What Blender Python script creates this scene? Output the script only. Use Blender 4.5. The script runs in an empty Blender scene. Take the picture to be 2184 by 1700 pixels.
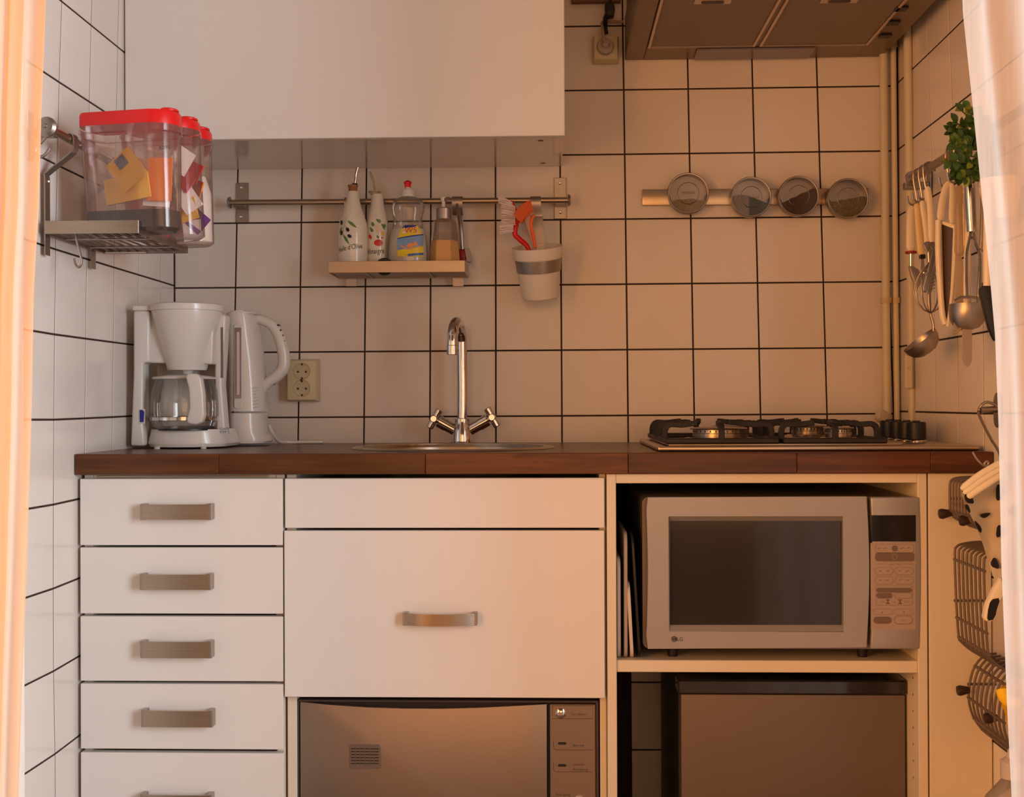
import bpy, bmesh, math, random
from math import sin, cos, pi, radians, sqrt, atan2
from mathutils import Vector, Matrix
random.seed(7)
scene = bpy.context.scene
COL = scene.collection

# ------------------------------------------------------------------ camera
FPX = 2609.0                      # focal length in pixels of the 2184 x 1700 frame
YAW, PIT, ROL = .0337, .004, -.004
CAM = Vector((-.1672, -2.8177, .990))
_fw = Vector((-sin(YAW), cos(YAW), 0)); _rt = Vector((cos(YAW), sin(YAW), 0)); _up = Vector((0, 0, 1))
FW = _fw*cos(PIT) + _up*sin(PIT); _u2 = -_fw*sin(PIT) + _up*cos(PIT)
RT = _rt*cos(ROL) + _u2*sin(ROL); UP = -_rt*sin(ROL) + _u2*cos(ROL)
cd = bpy.data.cameras.new('camera'); cam = bpy.data.objects.new('camera', cd); COL.objects.link(cam)
cam.matrix_world = Matrix(((RT.x, UP.x, -FW.x, CAM.x), (RT.y, UP.y, -FW.y, CAM.y), (RT.z, UP.z, -FW.z, CAM.z), (0, 0, 0, 1)))
cd.sensor_fit = 'HORIZONTAL'; cd.sensor_width = 36.0; cd.lens = FPX/2184*36.0
cd.clip_start = .05; cd.clip_end = 60
scene.camera = cam

# ------------------------------------------------------------------ light
w = bpy.data.worlds.new('room_glow'); scene.world = w; w.use_nodes = True
w.node_tree.nodes['Background'].inputs[0].default_value = (.62, .32, .15, 1)
w.node_tree.nodes['Background'].inputs[1].default_value = .22
def area(name, loc, target, sx, sy, col, power, spread=180):
    l = bpy.data.lights.new(name, 'AREA'); l.shape = 'RECTANGLE'; l.size = sx; l.size_y = sy
    l.color = col; l.energy = power; l.spread = radians(spread)
    o = bpy.data.objects.new(name, l); COL.objects.link(o); o.location = loc
    o.rotation_euler = (Vector(target)-Vector(loc)).to_track_quat('-Z', 'Y').to_euler()
    return o
area('window_daylight', (1.85, -2.50, 1.30), (-.9, -.7, 1.10), 1.5, 1.5, (.85, .91, 1.0), 126)
area('warm_lamp', (-1.75, -2.75, 1.15), (.6, -.3, .90), 1.3, 1.2, (1.0, .40, .10), 58)
area('room_bounce', (.15, -4.3, 1.2), (0, 0, .95), 2.2, 1.5, (1.0, .50, .24), 22)
scene.view_settings.view_transform = 'Standard'; scene.view_settings.look = 'None'
scene.view_settings.exposure = 0.0; scene.view_settings.gamma = 1.0
scene.view_settings.use_curve_mapping = False

# ------------------------------------------------------------------ measuring helpers
def ray(px, py): return FW + RT*((px-1092)/FPX) + UP*((850-py)/FPX)
def at(px, py, ax, val):
    d = ray(px, py); return CAM + d*((val-CAM[ax])/d[ax])
def aY(px, py, Y): return at(px, py, 1, Y)
def aX(px, py, X): return at(px, py, 0, X)
def aZ(px, py, Z): return at(px, py, 2, Z)
XL, XR = -1.048, .622

# ------------------------------------------------------------------ materials
MC = {}
def mat(name, col, rough=.5, metal=0., var=.04, scale=8., bump=0., coat=0., stretch=None, emit=None, spec=.5, alpha=1., trans=0., ior=1.45, objvar=0.):
    if name in MC: return MC[name]
    m = bpy.data.materials.new(name); m.use_nodes = True; nt = m.node_tree; n = nt.nodes; L = nt.links
    b = n['Principled BSDF']
    tc = n.new('ShaderNodeTexCoord'); mp = n.new('ShaderNodeMapping')
    if stretch: mp.inputs['Scale'].default_value = stretch
    L.new(tc.outputs['Object'], mp.inputs[0])
    no = n.new('ShaderNodeTexNoise'); no.inputs['Scale'].default_value = scale; no.inputs['Detail'].default_value = 4
    L.new(mp.outputs[0], no.inputs[0])
    cr = n.new('ShaderNodeMapRange'); cr.inputs[1].default_value = .25; cr.inputs[2].default_value = .75
    cr.inputs[3].default_value = 1-var; cr.inputs[4].default_value = 1+var
    L.new(no.outputs[0], cr.inputs[0])
    src = cr.outputs[0]
    if objvar:
        oi = n.new('ShaderNodeObjectInfo'); m2 = n.new('ShaderNodeMapRange'); m2.inputs[3].default_value = 1-objvar; m2.inputs[4].default_value = 1+objvar
        L.new(oi.outputs['Random'], m2.inputs[0]); mu = n.new('ShaderNodeMath'); mu.operation = 'MULTIPLY'
        L.new(src, mu.inputs[0]); L.new(m2.outputs[0], mu.inputs[1]); src = mu.outputs[0]
    vm = n.new('ShaderNodeVectorMath'); vm.operation = 'SCALE'; vm.inputs[0].default_value = col[:3]
    L.new(src, vm.inputs['Scale']); L.new(vm.outputs[0], b.inputs['Base Color'])
    b.inputs['Roughness'].default_value = rough; b.inputs['Metallic'].default_value = metal
    b.inputs['Coat Weight'].default_value = coat; b.inputs['Coat Roughness'].default_value = .08
    b.inputs['Specular IOR Level'].default_value = spec; b.inputs['IOR'].default_value = ior
    b.inputs['Transmission Weight'].default_value = trans; b.inputs['Alpha'].default_value = alpha
    if bump:
        bp = n.new('ShaderNodeBump'); bp.inputs['Strength'].default_value = bump; bp.inputs['Distance'].default_value = .002
        L.new(no.outputs[0], bp.inputs['Height']); L.new(bp.outputs[0], b.inputs['Normal'])
    if emit: b.inputs['Emission Color'].default_value = (*emit[:3], 1); b.inputs['Emission Strength'].default_value = emit[3]
    MC[name] = m; return m
def clear(name, tint=(1, 1, 1), clearness=.75, diff=(.8, .8, .8), rough=.08, gloss=.12):
    """thin clear plastic or glass: see-through, a little milky, a little shiny"""
    if name in MC: return MC[name]
    m = bpy.data.materials.new(name); m.use_nodes = True; nt = m.node_tree; n = nt.nodes; L = nt.links
    n.remove(n['Principled BSDF']); out = n['Material Output']
    t = n.new('ShaderNodeBsdfTransparent'); t.inputs[0].default_value = (*tint, 1)
    d = n.new('ShaderNodeBsdfDiffuse'); d.inputs[0].default_value = (*diff, 1)
    tr = n.new('ShaderNodeBsdfTranslucent'); tr.inputs[0].default_value = (*diff, 1)
    ad = n.new('ShaderNodeMixShader'); ad.inputs[0].default_value = .5; L.new(d.outputs[0], ad.inputs[1]); L.new(tr.outputs[0], ad.inputs[2])
    tc = n.new('ShaderNodeTexCoord'); no = n.new('ShaderNodeTexNoise'); no.inputs['Scale'].default_value = 25; L.new(tc.outputs['Object'], no.inputs[0])
    mr = n.new('ShaderNodeMapRange'); mr.inputs[3].default_value = (1-clearness)*.85; mr.inputs[4].default_value = (1-clearness)*1.15; L.new(no.outputs[0], mr.inputs[0])
    mx = n.new('ShaderNodeMixShader'); L.new(mr.outputs[0], mx.inputs[0]); L.new(t.outputs[0], mx.inputs[1]); L.new(ad.outputs[0], mx.inputs[2])
    g = n.new('ShaderNodeBsdfGlossy'); g.inputs['Roughness'].default_value = rough
    fr = n.new('ShaderNodeFresnel'); fr.inputs[0].default_value = 1.45
    ma = n.new('ShaderNodeMath'); ma.operation = 'MULTIPLY_ADD'; ma.inputs[1].default_value = .8; ma.inputs[2].default_value = gloss*.12; L.new(fr.outputs[0], ma.inputs[0])
    m3 = n.new('ShaderNodeMixShader'); L.new(ma.outputs[0], m3.inputs[0]); L.new(mx.outputs[0], m3.inputs[1]); L.new(g.outputs[0], m3.inputs[2])
    L.new(m3.outputs[0], out.inputs[0]); MC[name] = m; return m
TILE = mat('glazed_cream_tile', (.74, .675, .60), .20, var=.035, scale=5, coat=.2, objvar=.03)
GROUT = mat('dark_brown_grout', (.035, .018, .010), .9, var=.3, scale=60)
WHITE = mat('white_melamine', (.77, .735, .68), .38, var=.012, scale=3)
WHITEIN = mat('white_cabinet_carcass', (.74, .66, .52), .42, var=.02, scale=3)
STEEL = mat('brushed_steel', (.45, .37, .285), .30, 1., var=.07, scale=12, stretch=(1, 30, 30))
STEELV = mat('brushed_steel_upright', (.42, .37, .33), .36, 1., var=.07, scale=12, stretch=(30, 30, 1))
DSTEEL = mat('dull_steel', (.36, .32, .29), .38, 1., var=.08, scale=15)
CHROME = mat('polished_chrome', (.66, .63, .61), .09, 1., var=.02)
BLACK = mat('black_plastic', (.012, .010, .010), .4, var=.2, scale=20)
IRON = mat('black_cast_iron', (.014, .012, .012), .55, var=.3, scale=60, bump=.3)
IVORY = mat('aged_ivory_plastic', (.60, .52, .32), .4, var=.05)
OFFW = mat('off_white_plastic', (.74, .70, .62), .28, var=.02, coat=.2)
RED = mat('red_plastic', (.75, .012, .012), .35, var=.04)
DRED = mat('dark_red_plastic', (.30, .012, .02), .4, var=.05)
ORANGE = mat('orange_plastic', (.85, .13, .02), .4, var=.06)
CREAM = mat('cream_glazed_ceramic', (.74, .68, .56), .22, var=.03, coat=.4)
DARK = mat('dark_shadow_gap', (.02, .016, .014), .8)
WIRE = mat('brown_grey_coated_wire', (.16, .12, .10), .45, .3, var=.1)
PIPE = mat('cream_painted_pipe', (.66, .58, .42), .4, var=.06, scale=14)

# ------------------------------------------------------------------ mesh helpers
class M:
    def __init__(s): s.b = bmesh.new()
    def raw(s, vs, fs):
        v = [s.b.verts.new(p) for p in vs]
        for f in fs:
            try: s.b.faces.new([v[i] for i in f])
            except ValueError: pass
        return v
    def box(s, x0, x1, y0, y1, z0, z1, c=.0015):
        x0, x1 = sorted((x0, x1)); y0, y1 = sorted((y0, y1)); z0, z1 = sorted((z0, z1))
        c = min(c, (x1-x0)*.3, (y1-y0)*.3, (z1-z0)*.3)
        lo = (x0, y0, z0); hi = (x1, y1, z1); V = []; idx = {}
        for a in (0, 1):
            for b_ in (0, 1):
                for d in (0, 1):
                    cr = (hi[0] if a else lo[0], hi[1] if b_ else lo[1], hi[2] if d else lo[2])
                    sg = (-1 if a else 1, -1 if b_ else 1, -1 if d else 1)
                    for k in range(3):
                        p = [cr[i] + (0 if i == k else sg[i]*c) for i in range(3)]
                        idx[a, b_, d, k] = len(V); V.append(p)
        F = []
        for k in range(3):
            o = [i for i in range(3) if i != k]
            for sd in (0, 1):
                q = []
                for (u, v_) in ((0, 0), (1, 0), (1, 1), (0, 1)):
                    t = [0, 0, 0]; t[k] = sd; t[o[0]] = u; t[o[1]] = v_; q.append(idx[(*t, k)])
                F.append(q)
            for u in (0, 1):
                for v_ in (0, 1):
                    t0 = [0, 0, 0]; t0[k] = 0; t0[o[0]] = u; t0[o[1]] = v_; t1 = list(t0); t1[k] = 1
                    F.append([idx[(*t0, o[0])], idx[(*t1, o[0])], idx[(*t1, o[1])], idx[(*t0, o[1])]])
        for a in (0, 1):
            for b_ in (0, 1):
                for d in (0, 1): F.append([idx[a, b_, d, k] for k in range(3)])
        s.raw(V, F); return s
    def prism(s, pts, off, bev=0):
        """polygon of 3-D points extruded by vector off"""
        off = Vector(off); a = [Vector(p) for p in pts]; n = len(a)
        s.raw(a + [p+off for p in a], [list(range(n))[::-1], list(range(n, 2*n))] + [[i, (i+1) % n, n+(i+1) % n, n+i] for i in range(n)])
        return s
    def lathe(s, prof, c, axis=(0, 0, 1), seg=28, sq=None, a0=0, a1=2*pi):
        """prof: (radius, height) list round an axis through c; sq=(sx,sy) squashes the section"""
        ax = Vector(axis).normalized(); u = ax.orthogonal().normalized() if abs(ax.z) < .99 else Vector((1, 0, 0))
        v = ax.cross(u); c = Vector(c); rings = []; full = abs(a1-a0-2*pi) < 1e-6; V = []; F = []
        sx, sy = sq or (1, 1); ns = seg if full else seg+1
        for r, h in prof:
            if r < 1e-6: rings.append([len(V)]); V.append(c+ax*h)
            else:
                ring = []
                for i in range(ns):
                    t = a0+(a1-a0)*i/seg; ring.append(len(V)); V.append(c+ax*h+u*(r*cos(t)*sx)+v*(r*sin(t)*sy))
                rings.append(ring)
        for A, B in zip(rings, rings[1:]):
            for i in range(seg):
                j = (i+1) % ns if full else i+1
                if len(A) == 1 and len(B) == 1: continue
                if len(A) == 1: F.append([A[0], B[i], B[j]])
                elif len(B) == 1: F.append([A[i], B[0], A[j]])
                else: F.append([A[i], B[i], B[j], A[j]])
        s.raw(V, F); return s
    def cyl(s, p0, p1, r, r1=None, seg=20, c=.0):
        p0 = Vector(p0); p1 = Vector(p1); d = p1-p0; L = d.length; r1 = r if r1 is None else r1
        c = min(c, r*.5, L*.3)
        pr = [(0, 0), (r-c, 0), (r, c), (r1, L-c), (r1-c, L), (0, L)] if c > 0 else [(0, 0), (r, 0), (r1, L), (0, L)]
        return s.lathe(pr, p0, d, seg)
    def tube(s, pts, r, seg=10, closed=False, flat=None):
        P = [Vector(p) for p in pts]; n = len(P); rr = r if isinstance(r, (list, tuple)) else [r]*n
        V = []; F = []; prev = None
        for i in range(n):
            if closed: t = (P[(i+1) % n]-P[i-1])
            else: t = P[min(i+1, n-1)]-P[max(i-1, 0)]
            t = t.normalized() if t.length > 1e-9 else Vector((0, 0, 1))
            if prev is None: u = t.orthogonal().normalized()
            else:
                u = prev - t*prev.dot(t); u = u.normalized() if u.length > 1e-6 else t.orthogonal().normalized()
            prev = u; v = t.cross(u)
            for k in range(seg):
                a = 2*pi*k/seg; V.append(P[i]+u*(rr[i]*cos(a))+v*(rr[i]*sin(a)))
        for i in range(n-1 + (1 if closed else 0)):
            j = (i+1) % n
            for k in range(seg): F.append([i*seg+k, i*seg+(k+1) % seg, j*seg+(k+1) % seg, j*seg+k])
        if not closed: F.append(list(range(seg))[::-1]); F.append([(n-1)*seg+k for k in range(seg)])
        s.raw(V, F); return s
    def ball(s, c, r, seg=16, sc=(1, 1, 1)):
        c = Vector(c); n = seg//2; V = [c+Vector((0, 0, r*sc[2]))]; F = []
        for i in range(1, n):
            for k in range(seg):
                a = pi*i/n; b_ = 2*pi*k/seg; V.append(c+Vector((r*sc[0]*sin(a)*cos(b_), r*sc[1]*sin(a)*sin(b_), r*sc[2]*cos(a))))
        V.append(c-Vector((0, 0, r*sc[2]))); e = len(V)-1
        for k in range(seg):
            F.append([0, 1+k, 1+(k+1) % seg]); F.append([e, 1+(n-2)*seg+(k+1) % seg, 1+(n-2)*seg+k])
        for i in range(n-2):
            for k in range(seg): F.append([1+i*seg+k, 1+(i+1)*seg+k, 1+(i+1)*seg+(k+1) % seg, 1+i*seg+(k+1) % seg])
        s.raw(V, F); return s
    def sheet(s, g):
        """grid of points (rows of points)"""
        nr = len(g); nc = len(g[0]); s.raw([p for r in g for p in r], [[i*nc+j, i*nc+j+1, (i+1)*nc+j+1, (i+1)*nc+j] for i in range(nr-1) for j in range(nc-1)]); return s
    def bevel(s, wd, seg=2, ang=35):
        bmesh.ops.recalc_face_normals(s.b, faces=s.b.faces)
        e = [e for e in s.b.edges if len(e.link_faces) == 2 and e.calc_face_angle(0) > radians(ang)]
        if e: bmesh.ops.bevel(s.b, geom=e, offset=wd, segments=seg, affect='EDGES', profile=.5, clamp_overlap=True)
        return s
def crv(pts, n=6):
    """smooth Catmull-Rom curve through points"""
    P = [Vector(p) for p in pts]; P = [2*P[0]-P[1]] + P + [2*P[-1]-P[-2]]; o = []
    for i in range(1, len(P)-2):
        for k in range(n):
            t = k/n; a, b_, c, d = P[i-1:i+3]
            o.append(.5*((2*b_)+(c-a)*t+(2*a-5*b_+4*c-d)*t*t+(3*b_-a-3*c+d)*t**3))
    o.append(P[-2]); return o
def rrect(w_, h, r, n=5, cx=0, cz=0):
    o = []
    for (sx, sz, a) in ((1, 1, 0), (-1, 1, 90), (-1, -1, 180), (1, -1, 270)):
        for k in range(n+1):
            t = radians(a+90*k/n); o.append((cx+sx*(w_/2-r)+r*cos(t), cz+sz*(h/2-r)+r*sin(t)))
    return o

def obj(name, m, material, parent=None, sharp=32, kind=None, label=None):
    bmesh.ops.recalc_face_normals(m.b, faces=m.b.faces)
    me = bpy.data.meshes.new(name); m.b.to_mesh(me); m.b.free()
    me.polygons.foreach_set('use_smooth', [True]*len(me.polygons)); me.set_sharp_from_angle(angle=radians(sharp))
    for mm in (material if isinstance(material, (list, tuple)) else [material]): me.materials.append(mm)
    o = bpy.data.objects.new(name, me); COL.objects.link(o)
    if parent is not None:
        r = parent
        while r.parent is not None: r = r.parent
        base = Vector(r.location)
        me.transform(Matrix.Translation(-base)); o.parent = parent
        if parent is not r: o.matrix_parent_inverse = Matrix.Identity(4)
    if kind: o['kind'] = kind
    if label: o['label'] = label
    return o
def thing(name, loc, label, cat, group=None):
    o = bpy.data.objects.new(name, None); o.empty_display_size = .02; COL.objects.link(o); o.location = loc
    o['label'] = label; o['category'] = cat
    if group: o['group'] = group
    return o
def tag(o, label, cat, group=None):
    o['label'] = label; o['category'] = cat
    if group: o['group'] = group
    return o
def dup(root, loc, label=None):
    r = root.copy(); COL.objects.link(r); r.location = loc
    if label: r['label'] = label
    for ch in list(root.children):
        c = ch.copy(); COL.objects.link(c); c.parent = r
        for g in list(ch.children):
            d = g.copy(); COL.objects.link(d); d.parent = c
    return r
def text(name, s, size, material, parent, place, align='CENTER', ext=.0003, sharp=30):
    """flat lettering as a mesh; place(x, y) maps text coordinates to the world (front surface), list of 2 offsets"""
    cu = bpy.data.curves.new(name, 'FONT'); cu.body = s; cu.size = size; cu.align_x = align; cu.align_y = 'CENTER'; cu.resolution_u = 3
    t = bpy.data.objects.new('tmp', cu); COL.objects.link(t)
    dg = bpy.context.evaluated_depsgraph_get(); me = bpy.data.meshes.new_from_object(t.evaluated_get(dg))
    bpy.data.objects.remove(t); b_ = bmesh.new(); b_.from_mesh(me); bpy.data.meshes.remove(me)
    bmesh.ops.subdivide_edges(b_, edges=[e for e in b_.edges if e.calc_length() > size*.25], cuts=1)
    for v in b_.verts: v.co = Vector(place(v.co.x, v.co.y))
    m = M(); m.b.free(); m.b = b_
    return obj(name, m, material, parent)

# ------------------------------------------------------------------ room shell
TAB = {"b":[[[-0.8815,2.2947],[-0.7355,2.2949],[-0.5898,2.2952],[-0.4444,2.2954],[-0.2992,2.2956],[-0.1543,2.2957],[-0.0096,2.2959],[0.1347,2.296],[0.2789,2.2961],[0.4227,2.2962],[0.5663,2.2963]],[[-0.8843,2.1494],[-0.7375,2.1496],[-0.591,2.1498],[-0.4447,2.15],[-0.2988,2.1502],[-0.1531,2.1504],[-0.0076,2.1505],[0.1375,2.1507],[0.2824,2.1508],[0.4271,2.1509],[0.5714,2.151]],[[-0.8872,2.0033],[-0.7396,2.0035],[-0.5923,2.0037],[-0.4452,2.0039],[-0.2985,2.0041],[-0.152,2.0042],[-0.0057,2.0044],[0.1402,2.0046],[0.2859,2.0047],[0.4313,2.0049],[0.5764,2.0051]],[[-0.8903,1.8564],[-0.7419,1.8566],[-0.5937,1.8568],[-0.4458,1.857],[-0.2983,1.8572],[-0.151,1.8574],[-0.0039,1.8576],[0.1428,1.8578],[0.2893,1.858],[0.4354,1.8582],[0.5813,1.8584]],[[-0.8935,1.7088],[-0.7442,1.709],[-0.5953,1.7092],[-0.4466,1.7094],[-0.2982,1.7096],[-0.1501,1.7098],[-0.0023,1.71],[0.1453,1.7102],[0.2925,1.7105],[0.4395,1.7107],[0.5861,1.711]],[[-0.8968,1.5604],[-0.7467,1.5606],[-0.5969,1.5608],[-0.4474,1.561],[-0.2982,1.5612],[-0.1493,1.5615],[-0.0007,1.5617],[0.1476,1.562],[0.2956,1.5622],[0.4433,1.5625],[0.5908,1.5628]],[[-0.9002,1.4113],[-0.7493,1.4115],[-0.5987,1.4117],[-0.4484,1.4119],[-0.2984,1.4121],[-0.1487,1.4124],[0.0007,1.4127],[0.1498,1.413],[0.2986,1.4133],[0.4471,1.4136],[0.5953,1.414]],[[-0.9037,1.2614],[-0.752,1.2616],[-0.6006,1.2618],[-0.4494,1.262],[-0.2986,1.2623],[-0.1481,1.2626],[0.002,1.2629],[0.1519,1.2633],[0.3015,1.2636],[0.4508,1.264],[0.5997,1.2644]],[[-0.9073,1.1107],[-0.7548,1.1109],[-0.6026,1.1112],[-0.4506,1.1114],[-0.299,1.1117],[-0.1477,1.112],[0.0033,1.1124],[0.1539,1.1128],[0.3043,1.1132],[0.4543,1.1137],[0.6041,1.1141]],[[-0.9111,0.9593],[-0.7577,0.9595],[-0.6047,0.9598],[-0.4519,0.9601],[-0.2995,0.9604],[-0.1474,0.9608],[0.0043,0.9612],[0.1558,0.9616],[0.3069,0.9621],[0.4578,0.9626],[0.6083,0.9631]],[[-0.915,0.8071],[-0.7608,0.8074],[-0.6069,0.8076],[-0.4534,0.808],[-0.3001,0.8083],[-0.1472,0.8087],[0.0053,0.8092],[0.1576,0.8097],[0.3095,0.8102],[0.4611,0.8108],[0.6123,0.8114]],[[-0.919,0.6542],[-0.7639,0.6544],[-0.6092,0.6547],[-0.4549,0.6551],[-0.3009,0.6555],[-0.1472,0.656],[0.0062,0.6565],[0.1592,0.657],[0.3119,0.6576],[0.4643,0.6583],[0.6163,0.659]],[[-0.9231,0.5005],[-0.7672,0.5008],[-0.6117,0.5011],[-0.4565,0.5015],[-0.3017,0.502],[-0.1472,0.5025],[0.0069,0.503],[0.1607,0.5037],[0.3142,0.5043],[0.4673,0.5051],[0.6201,0.5059]],[[-0.9273,0.346],[-0.7706,0.3463],[-0.6143,0.3467],[-0.4583,0.3472],[-0.3027,0.3477],[-0.1474,0.3482],[0.0076,0.3489],[0.1621,0.3496],[0.3164,0.3503],[0.4703,0.3511],[0.6239,0.352]],[[-0.9316,0.1908],[-0.7741,0.1911],[-0.617,0.1916],[-0.4602,0.1921],[-0.3037,0.1926],[-0.1477,0.1933],[0.0081,0.194],[0.1634,0.1947],[0.3185,0.1956],[0.4732,0.1965],[0.6275,0.1974]],[[-0.9361,0.0348],[-0.7777,0.0352],[-0.6198,0.0357],[-0.4622,0.0362],[-0.3049,0.0369],[-0.1481,0.0376],[0.0085,0.0383],[0.1646,0.0392],[0.3204,0.0401],[0.4759,0.0411],[0.631,0.0421]]],"l":[[[-0.0711,2.307],[-0.2145,2.3051],[-0.3565,2.3028],[-0.496,2.2998],[-0.6319,2.2958],[-0.7643,2.2903],[-0.8866,2.2814],[-0.9922,2.2646]],[[-0.0711,2.1604],[-0.2145,2.1592],[-0.3565,2.1578],[-0.496,2.156],[-0.6319,2.1536],[-0.7643,2.1507],[-0.8866,2.1461],[-0.9922,2.1381]],[[-0.0711,2.0127],[-0.2145,2.0119],[-0.3565,2.0111],[-0.496,2.0101],[-0.6319,2.0088],[-0.7643,2.0075],[-0.8866,2.0053],[-0.9922,2.0014]],[[-0.0711,1.8641],[-0.2145,1.8637],[-0.3565,1.8633],[-0.496,1.8629],[-0.6319,1.8623],[-0.7643,1.8619],[-0.8866,1.861],[-0.9922,1.8594]],[[-0.0788,1.7168],[-0.2236,1.7166],[-0.3675,1.7164],[-0.5097,1.7162],[-0.6493,1.716],[-0.7874,1.7162],[-0.9179,1.7161],[-1.0366,1.7156]],[[-0.0859,1.5676],[-0.2314,1.5675],[-0.3764,1.5674],[-0.5203,1.5674],[-0.6622,1.5674],[-0.804,1.568],[-0.9399,1.5685],[-1.0666,1.5687]],[[-0.093,1.4173],[-0.2386,1.4172],[-0.384,1.4171],[-0.5286,1.4171],[-0.6719,1.4172],[-0.8161,1.4182],[-0.9552,1.4191],[-1.0868,1.4199]],[[-0.1003,1.2669],[-0.2454,1.2665],[-0.3906,1.2662],[-0.5355,1.2661],[-0.6793,1.2662],[-0.8248,1.2675],[-0.9657,1.2688],[-1.1001,1.2701]],[[-0.1079,1.1169],[-0.2522,1.1161],[-0.3968,1.1156],[-0.5413,1.1152],[-0.685,1.1151],[-0.8309,1.1167],[-0.9727,1.1184],[-1.1083,1.12]],[[-0.1161,0.9683],[-0.2592,0.9669],[-0.4027,0.9658],[-0.5463,0.965],[-0.6892,0.9645],[-0.835,0.9664],[-0.9767,0.9683],[-1.1124,0.9702]],[[-0.1247,0.8216],[-0.2662,0.8194],[-0.4083,0.8175],[-0.5505,0.8161],[-0.6922,0.8151],[-0.8371,0.8172],[-0.9779,0.8193],[-1.1124,0.8214]],[[-0.1338,0.6776],[-0.2733,0.6743],[-0.4135,0.6715],[-0.5538,0.6692],[-0.6937,0.6675],[-0.8371,0.6696],[-0.9759,0.6718],[-1.1082,0.6741]],[[-0.143,0.537],[-0.2801,0.5324],[-0.418,0.5284],[-0.556,0.525],[-0.6933,0.5223],[-0.8342,0.5244],[-0.9701,0.5267],[-1.0983,0.5292]],[[-0.1259,0.392],[-0.2662,0.3868],[-0.407,0.3822],[-0.5477,0.3783],[-0.6876,0.3752],[-0.8303,0.3776],[-0.9682,0.3802],[-1.0988,0.3833]],[[-0.1259,0.2475],[-0.2662,0.2416],[-0.407,0.2365],[-0.5477,0.2322],[-0.6876,0.2288],[-0.8303,0.2317],[-0.9682,0.235],[-1.0988,0.239]],[[-0.1259,0.1035],[-0.2662,0.0971],[-0.407,0.0916],[-0.5477,0.087],[-0.6876,0.0835],[-0.8303,0.0872],[-0.9682,0.0917],[-1.0988,0.0976]]],"r":[[[-0.0735,2.3314],[-0.2113,2.3352],[-0.3471,2.3401],[-0.4797,2.3463],[-0.6083,2.3564],[-0.7288,2.3704],[-0.8362,2.3926]],[[-0.0735,2.1763],[-0.2113,2.1791],[-0.3471,2.1825],[-0.4797,2.1868],[-0.6083,2.1939],[-0.7288,2.2029],[-0.8362,2.2155]],[[-0.0735,2.0228],[-0.2113,2.0249],[-0.3471,2.0274],[-0.4797,2.0304],[-0.6083,2.0357],[-0.7288,2.0419],[-0.8362,2.0499]],[[-0.0735,1.8706],[-0.2113,1.8721],[-0.3471,1.8739],[-0.4797,1.8762],[-0.6083,1.8803],[-0.7288,1.8849],[-0.8362,1.8904]],[[-0.0878,1.7179],[-0.2277,1.7192],[-0.3663,1.7208],[-0.5027,1.7227],[-0.6369,1.7261],[-0.7654,1.7297],[-0.885,1.7338]],[[-0.0992,1.5659],[-0.2403,1.5671],[-0.3807,1.5684],[-0.5196,1.57],[-0.6573,1.5729],[-0.7909,1.576],[-0.9179,1.5792]],[[-0.1082,1.4147],[-0.25,1.4157],[-0.3914,1.4168],[-0.5317,1.4181],[-0.6718,1.4207],[-0.8085,1.4233],[-0.94,1.4261]],[[-0.1154,1.2646],[-0.2574,1.2652],[-0.3992,1.2661],[-0.5403,1.2671],[-0.6817,1.2693],[-0.8202,1.2716],[-0.9543,1.274]],[[-0.1211,1.1156],[-0.263,1.1159],[-0.4047,1.1163],[-0.546,1.117],[-0.688,1.1189],[-0.8273,1.1209],[-0.9627,1.123]],[[-0.1256,0.9681],[-0.2669,0.9679],[-0.4082,0.9678],[-0.5491,0.9679],[-0.6911,0.9695],[-0.8306,0.9712],[-0.9661,0.9729]],[[-0.1289,0.8223],[-0.2693,0.8213],[-0.4098,0.8206],[-0.5499,0.82],[-0.6914,0.8213],[-0.8302,0.8226],[-0.9649,0.8238]],[[-0.1308,0.6784],[-0.27,0.6765],[-0.4093,0.6749],[-0.5481,0.6736],[-0.6883,0.6744],[-0.8256,0.6751],[-0.9584,0.6758]],[[-0.1312,0.5366],[-0.2687,0.5337],[-0.4062,0.5311],[-0.5431,0.5287],[-0.6813,0.5288],[-0.8161,0.5289],[-0.9454,0.529]],[[-0.1248,0.3889],[-0.2641,0.3853],[-0.4033,0.382],[-0.5419,0.3789],[-0.6813,0.3787],[-0.8176,0.3783],[-0.9487,0.3778]],[[-0.1248,0.2409],[-0.2641,0.2366],[-0.4033,0.2325],[-0.5419,0.2286],[-0.6813,0.2279],[-0.8176,0.2269],[-0.9487,0.2256]],[[-0.1248,0.0926],[-0.2641,0.0874],[-0.4033,0.0824],[-0.5419,0.0776],[-0.6813,0.076],[-0.8176,0.0741],[-0.9487,0.0714]]]}

def wall(name, box, boxname=None):
    x0, x1, y0, y1, z0, z1 = box
    o = obj(name, M().box(x0, x1, y0, y1, z0, z1, 0), GROUT); o['kind'] = 'structure'; return o
def tile_piece(parent, quad, nrm):
    """one glazed tile: outline quad on the wall, set back a little along its rim"""
    q = [Vector(p) for p in quad]; c = sum(q, Vector())/4; n = Vector(nrm); V = []
    def inset(d, h):
        o = []
        for p in q:
            v = p-c; k = []
            for i in range(3): k.append(0 if abs(n[i]) > .5 else math.copysign(min(d, abs(v[i])*.9), v[i]))
            o.append(p-Vector(k)+n*h)
        return o
    V = inset(.0018, -.002)+inset(.0018, .0006)+inset(.0027, .0012)
    F = [[i, (i+1) % 4, 4+(i+1) % 4, 4+i] for i in range(4)]+[[4+i, 4+(i+1) % 4, 8+(i+1) % 4, 8+i] for i in range(4)]+[[8, 9, 10, 11]]
    m = M(); m.raw(V, F); return obj('tile', m, TILE, parent, sharp=4)
NR = 16                                                 # rows -3 .. 12
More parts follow.
